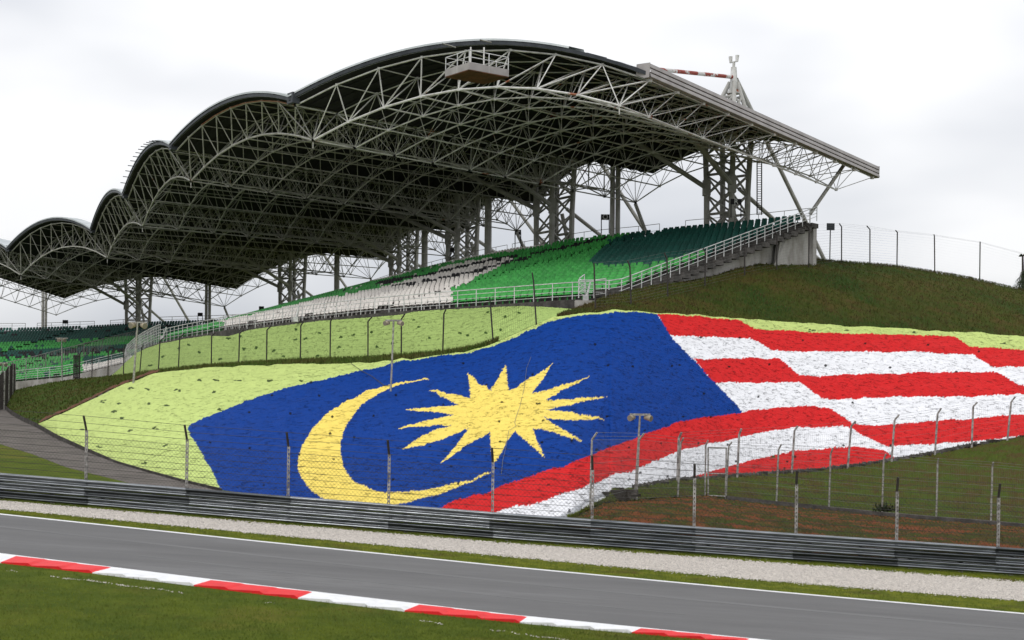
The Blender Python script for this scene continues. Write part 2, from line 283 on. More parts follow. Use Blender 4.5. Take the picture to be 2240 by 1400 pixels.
def inside(px, py, poly):
    c = np.zeros(px.shape, bool); n = len(poly)
    for i in range(n):
        x1, y1 = poly[i]; x2, y2 = poly[(i + 1) % n]
        if y1 == y2: continue
        m = ((y1 > py) != (y2 > py)) & (px < (x2 - x1) * (py - y1) / (y2 - y1) + x1); c ^= m
    return c
c_lg, c_bl, c_ye, c_rd, c_wh = (.53, .64, .205), (.001, .041, .25), (.88, .68, .145), (.62, .017, .018), (.84, .84, .86)
# ragged hand-painted edges: look the pattern up a few centimetres off
jx = np.interp(pxx + pyy * 7.3, np.arange(0, 22000, 7), rng.normal(0, 1.0, 3143)); jy = np.interp(pxx * 3.1 + pyy, np.arange(0, 12000, 7), rng.normal(0, .8, 1715))
qx, qy = pxx + jx, pyy + jy
col = np.zeros(pxx.shape + (4,), np.float32); col[..., 3] = 1; col[..., :3] = c_lg
for poly, c in ((stripes_all, c_wh), (red1, c_rd), (red2, c_rd), (red3, c_rd), (red4, c_rd), (blue, c_bl), (cres, c_ye), (star, c_ye), (gray5, (.45, .46, .48))):
    m = inside(qx, qy, poly); col[m, :3] = c
# drain holes and tufts of weed in the sprayed concrete
holes = [(1190 / 4 + 800, 881), (1175, 882), (1092, 922), (1180, 882), (1188, 922), (1094, 967), (1184, 967), (1328, 910), (1251, 963), (1186, 967), (1083, 1025), (987, 1020), (1334, 978), (1401, 1033), (1305, 985), (970, 885), (1064, 841), (866, 864), (817, 909), (1330, 976), (1250, 964), (1013, 795), (1165, 820), (1487, 797), (1540, 861), (1595, 802), (1683, 797), (1533, 737), (1618, 737), (1756, 743), (1893, 750), (2030, 755), (2141, 770), (1806, 800), (1947, 804), (2092, 812), (1659, 868), (1865, 880), (1494, 912), (1555, 912), (1376, 978), (1528, 970), (1446, 970), (1410, 942), (1592, 972), (1610, 1007), (1722, 1009), (1845, 974), (1948, 973), (1716, 1025), (1378, 1045), (1461, 1042), (1739, 1000), (1870, 926), (1384, 800), (1470, 800), (1330, 800), (1302, 752), (545, 902), (635, 906), (460, 967), (595, 865), (698, 865), (680, 836), (1002, 1060), (577, 1061), (727, 912), (722, 950), (655, 995), (729, 1005), (775, 958), (546, 980), (1200, 1060), (1162, 1130), (1245, 1117), (760, 873), (860, 1050), (940, 975)]
weeds = [(226, 878), (259, 882), (328, 883), (366, 886), (265, 917), (324, 852), (388, 854), (285, 848), (437, 832), (471, 831), (521, 832), (588, 833), (656, 834), (469, 858), (364, 976), (316, 1010), (477, 896), (338, 936), (286, 944), (216, 976), (250, 900), (180, 940), (1693, 1000), (1775, 723), (1850, 722), (2000, 727), (2195, 751)]
for hx, hy in holes:
    m = ((pxx - hx) / 2.9) ** 2 + ((pyy - hy) / 2.4) ** 2 < 1; col[m, :3] *= .06
for hx, hy in weeds:
    for q in range(4):
        dx, dy = rng.normal() * 3, rng.normal() * 1.4
        m = ((pxx - hx - dx) / 3.2) ** 2 + ((pyy - hy - dy) / 1.5) ** 2 < 1; col[m, :3] = (.06, .09, .025)
S[..., 2] += rng.normal(0, .007, S.shape[:2])
# long soft dents
t1 = rng.normal(0, 1, (NX // 12 + 3, NY // 10 + 3)); ii = np.arange(NX) / 12; jj = np.arange(NY) / 10
i0 = ii.astype(int); fi = (ii - i0)[:, None]; j0 = jj.astype(int); fj = (jj - j0)[None]
d = (t1[i0][:, j0] * (1 - fi) * (1 - fj) + t1[i0 + 1][:, j0] * fi * (1 - fj) + t1[i0][:, j0 + 1] * (1 - fi) * fj + t1[i0 + 1][:, j0 + 1] * fi * fj)
S[..., 2] += d * .035
def gridmesh(name, S, col, m, skirt=0.5):
    a, b = S.shape[:2]
    if skirt:
        lo = S[:, :1].copy(); lo[..., 2] -= skirt; S = np.concatenate([lo, S], 1); col = np.concatenate([col[:, :1], col], 1); b += 1
    me = bpy.data.meshes.new(name); idx = np.arange(a * b).reshape(a, b)
    f = np.stack([idx[:-1, :-1], idx[1:, :-1], idx[1:, 1:], idx[:-1, 1:]], -1).reshape(-1, 4)
    me.vertices.add(a * b); me.vertices.foreach_set('co', S.reshape(-1).astype(np.float32))
    me.loops.add(f.size); me.loops.foreach_set('vertex_index', f.reshape(-1).astype(np.int32))
    me.polygons.add(len(f)); me.polygons.foreach_set('loop_start', np.arange(0, f.size, 4, dtype=np.int32)); me.polygons.foreach_set('loop_total', np.full(len(f), 4, np.int32))
    me.update(calc_edges=True)
    ca = me.color_attributes.new('paint', 'FLOAT_COLOR', 'POINT'); ca.data.foreach_set('color', col.reshape(-1))
    me.polygons.foreach_set('use_smooth', [True] * len(f))
    me.materials.append(m); o = bpy.data.objects.new(name, me); sc.collection.objects.link(o); return o
def paintmat(name):
    m = bpy.data.materials.new(name); m.use_nodes = True; n = m.node_tree; b = n.nodes['Principled BSDF']; L = n.links.new
    b.inputs['Roughness'].default_value = .75; b.inputs['Specular IOR Level'].default_value = .08
    at = n.nodes.new('ShaderNodeAttribute'); at.attribute_name = 'paint'
    tc = n.nodes.new('ShaderNodeTexCoord'); mp = n.nodes.new('ShaderNodeMapping'); mp.inputs['Scale'].default_value = (.8, .8, 2.8); L(tc.outputs['Object'], mp.inputs[0])
    # crusty trowelled lumps (voronoi cracks) and fine grain
    nz = n.nodes.new('ShaderNodeTexNoise'); nz.inputs['Scale'].default_value = 3.4; nz.inputs['Detail'].default_value = 6; nz.inputs['Roughness'].default_value = .7; L(mp.outputs[0], nz.inputs['Vector'])
    dm = n.nodes.new('ShaderNodeVectorMath'); dm.operation = 'MULTIPLY_ADD'; dm.inputs[1].default_value = (.5, .5, .5); L(nz.outputs['Color'], dm.inputs[0]); L(mp.outputs[0], dm.inputs[2])
    vo = n.nodes.new('ShaderNodeTexVoronoi'); vo.feature = 'DISTANCE_TO_EDGE'; vo.inputs['Scale'].default_value = 4.2; L(dm.outputs[0], vo.inputs['Vector'])
    mr = n.nodes.new('ShaderNodeMapRange'); mr.inputs[1].default_value = 0; mr.inputs[2].default_value = .085; L(vo.outputs['Distance'], mr.inputs[0])
    # where the cracks actually open: only in places
    n2 = n.nodes.new('ShaderNodeTexNoise'); n2.inputs['Scale'].default_value = 3.1; n2.inputs['Detail'].default_value = 3; L(mp.outputs[0], n2.inputs['Vector'])
    m2 = n.nodes.new('ShaderNodeMapRange'); m2.inputs[1].default_value = .50; m2.inputs[2].default_value = .64; L(n2.outputs['Fac'], m2.inputs[0])
    mx = n.nodes.new('ShaderNodeMath'); mx.operation = 'SUBTRACT'; mx.inputs[0].default_value = 1; L(mr.outputs[0], mx.inputs[1])
    cr = n.nodes.new('ShaderNodeMath'); cr.operation = 'MULTIPLY'; L(mx.outputs[0], cr.inputs[0]); L(m2.outputs[0], cr.inputs[1])
    n3 = n.nodes.new('ShaderNodeTexNoise'); n3.inputs['Scale'].default_value = 1.1; n3.inputs['Detail'].default_value = 8; n3.inputs['Roughness'].default_value = .75; L(mp.outputs[0], n3.inputs['Vector'])
    # colour: paint, slightly worn / dirtier in places, darker along the cracks
    wr = n.nodes.new('ShaderNodeMapRange'); wr.inputs[1].default_value = .3; wr.inputs[2].default_value = .75; wr.inputs[3].default_value = 1.06; wr.inputs[4].default_value = .86; L(n3.outputs['Fac'], wr.inputs[0])
    v1 = n.nodes.new('ShaderNodeVectorMath'); v1.operation = 'SCALE'; L(at.outputs['Color'], v1.inputs[0]); L(wr.outputs[0], v1.inputs['Scale'])
    cm = n.nodes.new('ShaderNodeMath'); cm.operation = 'MULTIPLY_ADD'; cm.inputs[1].default_value = -.40; cm.inputs[2].default_value = 1; L(cr.outputs[0], cm.inputs[0])
    v2 = n.nodes.new('ShaderNodeVectorMath'); v2.operation = 'SCALE'; L(v1.outputs[0], v2.inputs[0]); L(cm.outputs[0], v2.inputs['Scale']); L(v2.outputs[0], b.inputs['Base Color'])
    ad = n.nodes.new('ShaderNodeMath'); ad.operation = 'MULTIPLY_ADD'; ad.inputs[1].default_value = -.5; L(cr.outputs[0], ad.inputs[0]); L(nz.outputs['Fac'], ad.inputs[2])
    bp = n.nodes.new('ShaderNodeBump'); bp.inputs['Distance'].default_value = .075; bp.inputs['Strength'].default_value = 1; L(ad.outputs[0], bp.inputs['Height']); L(bp.outputs[0], b.inputs['Normal'])
    return m
m_paint = paintmat('painted_sprayed_concrete')
o = gridmesh('painted_hillside', S, col, m_paint); struct(o)
# upper light-green embankment wall under the stand
WB = curve([(243, 823, 137), (262, 820, 132), (300, 816, 126), (350, 813, 118), (451, 802, 108.5), (551, 795, 102), (652, 789, 97.5), (722, 786, 95), (800, 783, 92.5), (900, 777, 88), (968, 773, 85), (1040, 762, 81), (1070, 753, 79.5), (1110, 737, 78.6), (1150, 719, 78.4), (1190, 701, 78.4), (1230, 689, 78.6), (1290, 681, 79), (1310, 679, 79)])
WT = curve([(243, 822, 139), (262, 806, 146), (276, 791, 149), (296, 773, 142), (320, 761, 135.5), (350, 749, 129.5), (400, 740, 121.5), (451, 734, 116), (551, 721, 108), (652, 706, 102.5), (700, 700, 100.5), (779, 692, 97.5), (957, 678, 92.5), (1136, 669, 90.5), (1189, 671, 88), (1230, 674, 85), (1261, 677, 82), (1310, 678, 80)])
S2 = loft(WB, WT, (243.5, 1308), 700, 60); px2, py2 = proj(S2)
col2 = np.zeros(px2.shape + (4,), np.float32); col2[..., 3] = 1; col2[..., :3] = (.41, .55, .17)
for hx, hy in [(437, 770), (480, 785), (533, 763), (560, 760), (570, 795), (600, 768), (620, 778), (648, 742), (647, 720), (670, 742), (695, 777), (745, 738), (773, 733), (812, 728), (740, 760), (825, 760), (1068, 683), (1135, 685), (1107, 693), (1004, 729), (1062, 728), (1094, 722), (1023, 733), (414, 755), (390, 762), (500, 740), (355, 780), (327, 800), (915, 715), (940, 740), (905, 700), (860, 752), (700, 728), (525, 735)]:
    for q in range(3):
        dx, dy = rng.normal() * 1.8, rng.normal() * 1.0
        m = ((px2 - hx - dx) / 2.8) ** 2 + ((py2 - hy - dy) / 1.8) ** 2 < 1; col2[m, :3] = (.05, .10, .02)
S2[..., 2] += rng.normal(0, .012, S2.shape[:2])
o = gridmesh('green_embankment', S2, col2, m_paint); struct(o)
# grass terrace between the two painted slopes, and the lawn at the left
S3 = loft(ST, WB, (300, 1090), 300, 12, .05); mb = MB(); S3[:, 0, 2] -= .05; S3[..., 2] += rng.normal(0, .03, S3.shape[:2]); mb.grid(S3); struct(mb.build('terrace_grass', m_leftgrass, smooth=True))
LB = curve([(-500, 860, 230), (-60, 868, 180), (0, 877, 152), (5, 885, 144), (25, 905, 117), (50, 918, 106), (79, 930, 97), (120, 910, 97), (158, 894, 96), (200, 874, 95), (240, 854, 94), (290, 834, 93), (305, 828, 92.6)])
LT = curve([(-500, 868, 215), (-60, 858, 170), (20, 856, 163), (60, 847, 160), (115, 836, 152), (150, 831, 148), (200, 826, 142), (243, 822.5, 136), (305, 815.5, 125)])
S4 = loft(LB, LT, (-480, 304), 260, 30, 0); S4[..., 2] += rng.normal(0, .03, S4.shape[:2]); mb = MB(); mb.grid(S4); struct(mb.build('lawn', m_leftgrass, smooth=True))
# grass hill at the right
HC = curve([(1218, 692, 78.4), (1240, 683, 80), (1270, 671, 82.5), (1302, 660, 86), (1345, 640, 92), (1440, 622, 97), (1515, 608, 101), (1565, 592, 103.5), (1615, 569, 106), (1640, 564, 107), (1715, 567, 109), (1765, 568, 111), (1800, 570, 112), (1860, 575, 113), (1900, 578, 114), (1960, 583, 115), (2050, 597, 117), (2100, 605, 118), (2150, 616, 119), (2240, 637, 121), (2520, 700, 126)])
S5 = loft(ST, HC, (1219, 2515), 520, 60, 0); S5[..., 2] += .55 * np.sin(np.linspace(0, math.pi, 60))[None] * np.clip((np.linspace(1219, 2515, 520) - 1300) / 150, 0, 1)[:, None]
k = rng.normal(0, 1, (60, 12)); S5[..., 2] += rng.normal(0, .045, S5.shape[:2])
back = S5[:, -1:].copy(); back[..., 1] += 30; back[..., 2] -= 7; S5[:, 0, 2] -= .04
S5 = np.concatenate([S5, back], 1); mb = MB(); mb.grid(S5); struct(mb.build('hill', m_hill, smooth=True))
# right bank between the track-side ground and the painted slope
BB = curve([(1240, 1140, 47.5), (1257, 1134, 48.5), (1291, 1115, 50.8), (1332, 1097, 52.6), (1400, 1092, 54.6), (1470, 1086, 57.2), (1545, 1083, 60.3), (1586, 1090, 61.3), (1698, 1103, 62.5), (1813, 1115, 63), (1929, 1127, 62), (2048, 1137, 61), (2167, 1146, 60.3), (2520, 1176, 58.5)])
SBl = curve([(x, SB(x)[0] + 1.0, SB(x)[1] - .1) for x in (1240, 1257, 1291, 1332, 1337, 1396, 1444, 1484, 1579, 1681, 1783, 1885, 1963, 2040, 2125, 2203, 2240, 2515)])
S6 = loft(BB, SBl, (1241, 2515), 320, 30, .12); S6[..., 2] += rng.normal(0, .03, S6.shape[:2]); mb = MB(); mb.grid(S6); struct(mb.build('bank', m_bank, smooth=True))
RBs = curve([(x, curve(RB)(x)[0] - 6, gD(x, curve(RB)(x)[0] - 6)) for x in range(1200, 2600, 40)])
BBs = curve([(x, BB(x)[0] + 1.5, BB(x)[1] - .1) for x in range(1245, 2540, 20)])
S7 = loft(RBs, BBs, (1244, 2515), 320, 24, .28); S7[..., 2] += rng.normal(0, .025, S7.shape[:2]); mb = MB(); mb.grid(S7); struct(mb.build('soil_bank', m_soil, smooth=True))
Sa = curve([(x, SBl(x)[0] + 2 + 13 * math.sin(math.pi * min(1, max(0, (x - 1380) / 760))) ** .6, SBl(x)[1] - .5) for x in np.linspace(1381, 2139, 90)])
S8 = loft(Sa, SBl, (1382, 2138), 300, 6, .10); S8[..., 2] += .10 + rng.normal(0, .04, S8.shape[:2]); mb = MB(); mb.grid(S8); struct(mb.build('soil_edge', m_curb, smooth=True))
STu = curve([(x, ST(x)[0] - 2.2 - 2.2 * abs(math.sin(x * .11)) - 2.0 * abs(math.sin(x * .043)), ST(x)[1] + .9) for x in range(84, 352, 3)])
S9 = loft(ST, STu, (86, 348), 200, 5, .02); S9[..., 2] += .06 + rng.normal(0, .02, S9.shape[:2]); mb = MB(); mb.grid(S9); struct(mb.build('soil_edge', m_dirt, smooth=True))
# dark stony edge along the foot of the painted slope
mb = MB()
for x in np.arange(1330, 2300, 7.0):
    y, D = SB(x); p = P(x + rng.normal() * 2, y + 4 + rng.normal() * 2.0, D - .25); s = rng.uniform(.1, .32)
    mb.box(p, s * 1.6, s, s * .7, None)
o = mb.build('stony_edge', m_curb); struct(o, 'stuff')
mb = MB()
for q in range(26):
    p = P(rng.uniform(1326, 1392), rng.uniform(1076, 1090), 53.4); s = rng.uniform(.12, .34); mb.box(p, s * 1.8, s, s * .6)
o = mb.build('rubble', m_curb); struct(o, 'stuff')
# perimeter path and its mossy curb at the left
PT = curve([(-500, 868), (-100, 872), (0, 886), (25, 908), (50, 922), (79, 935), (125, 961), (179, 984), (250, 1012), (321, 1033), (393, 1053), (500, 1079)])
PB = curve([(-500, 935), (-100, 948), (0, 971), (71, 993), (143, 1021), (214, 1039), (286, 1057), (357, 1068), (500, 1092)])
mb = MB(); xs = np.linspace(-480, 498, 160); mb.grid(np.array([[G(x, PT(x)[0], .012) for x in xs], [G(x, PB(x)[0], .012) for x in xs], [G(x, PB(x)[0] + 1, -.05) for x in xs]]).transpose(1, 0, 2)); struct(mb.build('path', m_path))
mb = MB()
def curbprof(x, y, hh, tt):
    a = G(x, y); b = G(x, y - 3.0 if x > 100 else y - 6); d = (b - a); d[2] = 0; d /= np.linalg.norm(d)
    return [a, a + [0, 0, hh], a + d * tt + [0, 0, hh], a + d * tt]
mb.grid(np.array([curbprof(x, PT(x)[0], .10 + .34 * max(0, (260 - x) / 300), .3) for x in np.linspace(-20, 486, 170)])); struct(mb.build('path_curb', m_curb))

# ------------------------------------------------------------------ guard rail
rbc = curve(RB)
gr = thing('guard_rail', 'long galvanised guard rail of three stacked corrugated beams beside the gravel', 'guard rail', G(1120, rbc(1120)[0]))
xs = np.linspace(-240, 2480, 46); base = np.array([G(x, rbc(x)[0]) for x in xs])
prof = [(.0, -.119), (-.045, -.112), (-.08, -.09), (-.085, -.07), (-.06, -.045), (0, -.022), (0, .022), (-.06, .045), (-.085, .07), (-.08, .09), (-.045, .112), (.0, .119)]
for k in range(3):
    zc = .04 + .118 + k * .242
    for q, x0 in enumerate(np.arange(-256, 2480, 221)):
        mb = MB(); off = .006 * ((q + k) % 2)
        bs = [G(x, rbc(x)[0]) + np.array([0, -off + random.uniform(-.008, .008), 0]) for x in np.linspace(x0, x0 + 229, 6)]
        mb.grid(np.array([[b + np.array([0, yy - .05, zz + zc]) for yy, zz in prof] for b in bs]))
        for dx in (3, 6.5):
            for dz in (-.075, 0, .075): mb.box(G(x0 + dx, rbc(x0 + dx)[0]) + [0, -.115 if dz else -.06, zc + dz], .022, .03, .022)
        mb.build('rail_beam', m_rail2 if q == 7 else (m_rail, m_rail3)[(q * 5 + k * 3) % 4 == 1], gr, smooth=True)
for x in np.arange(-230, 2480, 110.5):
    mb = MB(); b = G(x + 12, rbc(x + 12)[0]); mb.box(b + [0, .04, .34], .09, .12, .76); mb.build('rail_post', m_post, gr)


# ------------------------------------------------------------------ fences
def fence(name, label, posts, mpost, mwire, strands, vstep=None, diamond=None, meshtop=.8, r=.035, wr=.004, arm=True, post_build=None, armmat=None, strand_r=.006, strand_lo=.0):
    """posts: (base, top, armtip) world points"""
    root = thing(name, label, 'fence', posts[0][0])
    for b, t, a in posts:
        if post_build: post_build(b, t, a, root); continue
        mb = MB(); mb.bar(b - np.array([0, 0, .3]), t, r, 6, caps=True)
        if a is not None: mb.bar(t, a, r * .9, 6, caps=True)
        mb.build('post', mpost, root)
    mb = MB(); 
    for (b0, t0, a0), (b1, t1, a1) in zip(posts[:-1], posts[1:]):
        for s in np.linspace(strand_lo, 1, strands): mb.bar(b0 + (t0 - b0) * s, b1 + (t1 - b1) * s, strand_r, 3)
        if a0 is not None and a1 is not None:
            for s in (.5, 1.0): mb.bar(t0 + (a0 - t0) * s, t1 + (a1 - t1) * s, strand_r, 3)
    mb.build('strand_wire', mwire, root)
    mb = MB()
    for (b0, t0, a0), (b1, t1, a1) in zip(posts[:-1], posts[1:]):
        L = np.linalg.norm(b1 - b0)
        if vstep:
            n = int(L / vstep)
            for i in range(1, n):
                u = i / n; p = b0 + (b1 - b0) * u; q = t0 + (t1 - t0) * u; mb.bar(p, p + (q - p) * meshtop, wr, 3)
            m2 = max(2, int(vstep * 0 + 14))
        if diamond:
            H = np.linalg.norm(t0 - b0) * meshtop; n = int(L / diamond); nh = H / diamond
            for i in range(-int(nh) - 1, n + 1):
                for sg in (1, -1):
                    u0, u1 = (i, i + nh) if sg > 0 else (i + nh, i); lo, hi = 0.0, 1.0
                    # clip to the panel
                    du = u1 - u0
                    for lim, s_ in ((0, 1), (n, -1)):
                        v0 = (u0 - lim) * s_; v1 = (u1 - lim) * s_
                        if v0 < 0 and v1 < 0: lo, hi = 1, 0
                        elif v0 < 0: lo = max(lo, -v0 / (v1 - v0))
                        elif v1 < 0: hi = min(hi, v0 / (v0 - v1))
                    if hi <= lo: continue
                    pt = lambda s_: (b0 + (b1 - b0) * ((u0 + du * s_) / n)) * (1 - s_ * meshtop) + (t0 + (t1 - t0) * ((u0 + du * s_) / n)) * s_ * meshtop
                    mb.bar(pt(lo), pt(hi), wr, 3)
    if mb.n: mb.build('wire_mesh', mwire, root)
    return root
# near debris fence, right behind the guard rail
tops = curve([(-260, 882), (-34, 894), (188, 911), (408, 931), (630, 947), (850, 964), (1078, 981), (1295, 998), (1520, 1016), (1743, 1030), (1963, 1045), (2185, 1059), (2410, 1074)])
np_posts = []
for x in (-256, -34, 188, 408, 630, 850, 1077, 1295, 1518, 1741, 1961, 2183, 2408):
    b = G(x, rbc(x)[0] - 3); D = b[1]; t = P(x + 1, tops(x)[0] + 30, D); a = P(x + 1, tops(x)[0], D); a = t + (a - t) * 1.0 + np.array([-.02, -.20, .02])
    np_posts.append((b, t, a))
def nearpost(b, t, a, root):
    mb = MB(); h = t - b; L = np.linalg.norm(h)
    mb.box(b + h * .5 + [-.026, 0, 0], .022, .06, L); mb.box(b + h * .5 + [.026, 0, 0], .022, .06, L)
    for s in np.arange(.05, 1, .055): mb.box(b + h * s, .05, .05, L * .03)
    o = mb.build('post', m_conpost, root); mb = MB(); d = a - t
    mb.bar(t - d * .12, a, .034, 4, caps=True); mb.build('post_arm', m_postdark, root)
fence('debris_fence', 'chain link debris fence with slotted pale posts and dark bent tops behind the guard rail', np_posts, m_conpost, m_wire, 10, diamond=.115, meshtop=.93, wr=.0026, post_build=nearpost, strand_r=.0065, strand_lo=.25)
# second fence, at the top of the brown bank
def fp(lst):
    out = []
    for e in lst:
        bx_, by, tx, ty, ax_, ay, D = e; out.append((P(bx_, by, D), P(tx, ty, D), P(ax_, ay, D - .1) if ax_ else None))
    return out
f2 = fp([(1290, 1118, 1295, 962, 1306, 946, 50.4), (1392, 1090, 1398, 962, 1409, 948, 54.2), (1482, 1086, 1489, 970, 1495, 958, 57.5), (1542, 1083, 1544, 974, 1549, 963, 60)])
fence('access_fence', 'thin mesh fence with bent grey posts left of the gate, before the stripes', f2, m_post, m_wirelight, 7, vstep=.07, r=.04, wr=.0022, meshtop=1.0)
f2b = fp([(1587, 1090, 1594, 976, 1601, 967, 61.2), (1698, 1102, 1703, 984, 1709, 972, 62.3), (1813, 1114, 1817, 994, 1822, 980, 63), (1929, 1126, 1933, 1006, 1938, 993, 62), (2048, 1136, 2051, 1014, 2053, 1003, 61), (2167, 1145, 2171, 1022, 2173, 1011, 60.3), (2290, 1156, 2295, 1034, 2298, 1023, 59.5)])
rt = fence('access_fence', 'thin mesh fence with grey posts along the brown soil bank, right of the gate', f2b, m_post, m_wirelight, 7, vstep=.07, r=.04, wr=.0026, meshtop=1.0)
mb = MB()
for (b0, _, _), (b1, _, _) in zip(f2b[:-1], f2b[1:]):
    d = b1 - b0; L = np.linalg.norm(d); d /= L; n_ = np.array([d[1], -d[0], 0]); mb.box((b0 + b1) / 2 + [0, 0, .02], L, .25, .2, (d, n_, np.cross(d, n_)))
mb.build('footing', m_concd, rt)
# gate in the second fence
gt_ = thing('gate', 'narrow grey tube gate in the mesh fence before the striped slope', 'gate', P(1568, 1088, 60.2))
mb = MB(); a, b, c, d_ = P(1549, 1084, 60.2), P(1549, 979, 60.2), P(1589, 980, 61.0), P(1587, 1086, 61.0); mid0, mid1 = P(1549, 1036, 60.2), P(1588, 1037, 61.0)
for p, q in ((a, b), (b, c), (c, d_), (d_, a), (mid0, mid1)): mb.bar(p, q, .035, 6, caps=True)
mb.build('frame', m_post, gt_); mb = MB()
for u in np.linspace(0, 1, 18)[1:-1]: mb.bar(a + (d_ - a) * u, b + (c - b) * u, .0025, 3)
for v in np.linspace(0, 1, 9)[1:-1]: mb.bar(a + (b - a) * v, d_ + (c - d_) * v, .0025, 3)
mb.build('wire_mesh', m_wirelight, gt_)
# third fence, along the foot of the striped slope
f3 = []
for bx_, tx, ty, ax_, ay in ((1481, 1485, 958, 1491, 946), (1612, 1617, 950, 1622, 938), (1731, 1738, 942, 1745, 932), (1853, 1862, 932, 1872, 921), (1949, 1957, 919, 1967, 907), (2044, 2051, 905, 2059, 893), (2125, 2129, 889, 2138, 880), (2202, 2212, 879, 2221, 868), (2300, 2306, 862, 2316, 850)):
    y, D = SB(bx_); D -= .7; f3.append((P(bx_, y + 9, D), P(tx, ty, D), P(ax_, ay, D - .1)))
fence('slope_fence', 'brownish bent post fence along the stony foot of the red and white stripes', f3, m_conpost, m_wirelight, 8, vstep=.16, r=.055, wr=.002, meshtop=.95, strand_r=.004)
# fence along the base of the upper green embankment
f4 = []
for bx_, by, tx, ty, ax_, ay in ((174, 828, 175, 774, 178, 768), (201, 825, 202, 766, 206, 760), (236, 823, 237, 766, 240, 758), (270, 819, 271, 762, 274, 754), (305, 816, 310, 762, 313, 754), (346, 812, 350, 746, 358, 739), (390, 809, 393, 739, 402, 731), (462, 803, 463, 735, 471, 728), (522, 798, 524, 730, 533, 721), (583, 793, 584, 722, 592, 714), (657, 789, 658, 712, 664, 704), (722, 786, 723, 703, 728, 695), (805, 783, 805, 703, 814, 693), (878, 779, 878, 698, 886, 686), (968, 774, 971, 686, 975, 678), (1080, 751, 1073, 668, 1071, 650), (1174, 706, 1167, 614, 1164, 596)):
    if bx_ < 243: D = 147 - (bx_ - 174) * .14
    else: D = WB(bx_)[1] - .5
    f4.append((P(bx_, by + 1, D), P(tx, ty, D), P(ax_, ay, D - .1)))
fence('embankment_fence', 'dark wire fence with hooked posts in front of the pale green embankment', f4, m_postdark, m_wire, 9, vstep=.13, r=.05, wr=.0028, meshtop=1.0, strand_r=.0035)
# fence climbing the grass hill and running along its crest
f5 = fp([(1303, 677, 1300, 590, 1299, 575, 79.5), (1381, 672, 1378, 584, 1373, 570, 82), (1461, 652, 1459, 566, 1453, 553, 86), (1542, 634, 1543, 552, 1538, 543, 92), (1629, 615, 1629, 524, None, 0, 97), (1699, 600, 1700, 515, 1694, 506, 102), (1769, 585, 1770, 500, 1763, 492, 106), (1841, 575, 1841, 496, 1836, 489, 112), (1903, 579, 1903, 502, 1896, 494, 113.5), (1962, 583, 1963, 508, 1959, 504, 114.5), (2045, 597, 2044, 516, 2043, 513, 116.5), (2143, 616, 2144, 531, 2144, 529, 118.5), (2250, 640, 2251, 560, 2251, 557, 120.5)])
fence('hill_fence', 'tall wire fence climbing the dark grass hill beside the stand', f5, m_postdark, m_wirelight, 15, vstep=None, r=.05, strand_r=.0045)
mbm = MB()

# ------------------------------------------------------------------ seating stands
def stand_rows(stations, nr, lift=0.25):
    """stations: list of (Bpx, Tpx). returns function row(k) -> polyline (n,3)"""
    B = np.array([P(*s[0]) for s in stations]); T = np.array([P(*s[1]) for s in stations])
    # resample smoothly
    L = np.concatenate([[0], np.cumsum(np.linalg.norm(np.diff(B, axis=0), axis=1))]); n = 60; s = np.linspace(0, L[-1], n)
    def cat(A):
        out = np.stack([np.interp(s, L, A[:, i]) for i in range(3)], 1)
        for _ in range(3): out[1:-1] = (out[:-2] + 2 * out[1:-1] + out[2:]) / 4
        return out
    return cat(B), cat(T)
seat_tmpl = None
def seat_mesh():
    """one stadium seat, facing -y, origin at the tread under it"""
    v = []; f = []
    w_, z0, z1_ = .20, .36, .86
    prof = [(-.36, .40), (-.34, .43), (-.05, .39), (.0, .44), (.05, .62), (.09, .76), (.10, .81)]
    for i, (y, z) in enumerate(prof):
        ww = w_ * (1.0 if i < 5 else (.92 if i == 5 else .62)); v += [(-ww, y, z + .02), (0, y + .03, z), (ww, y, z + .02)]
    n = len(prof)
    for i in range(n - 1):
        for j in range(2): f.append((i * 3 + j, i * 3 + j + 1, (i + 1) * 3 + j + 1, (i + 1) * 3 + j))
    o = len(v); v += [(x, y + .03, z - .03) for x, y, z in v]; f += [tuple(o + i for i in q[::-1]) for q in f]
    for (i0, i1) in [(i * 3, (i + 1) * 3) for i in range(n - 1)] + [(i * 3 + 2, (i + 1) * 3 + 2) for i in range(n - 1)]: f.append((i0, i1, o + i1, o + i0))
    f += [(0, 1, o + 1, o), (1, 2, o + 2, o + 1), (3 * n - 3, 3 * n - 2, o + 3 * n - 2, o + 3 * n - 3), (3 * n - 2, 3 * n - 1, o + 3 * n - 1, o + 3 * n - 2)]
    b = len(v); v += [(-.04, -.04, 0), (.04, -.04, 0), (.04, .0, 0), (-.04, .0, 0), (-.04, -.04, .42), (.04, -.04, .42), (.04, .0, .42), (-.04, .0, .42)]
    f += [(b, b + 1, b + 5, b + 4), (b + 1, b + 2, b + 6, b + 5), (b + 2, b + 3, b + 7, b + 6), (b + 3, b, b + 4, b + 7)]
    return np.array(v, float), f
SV, SF = seat_mesh()
seatme = {}
for nm, m in (('g', m_green), ('t', m_teal), ('c', m_cream), ('k', m_black)):
    me = bpy.data.meshes.new('seat'); me.from_pydata(SV.tolist(), [], SF); me.materials.append(m); seatme[nm] = me
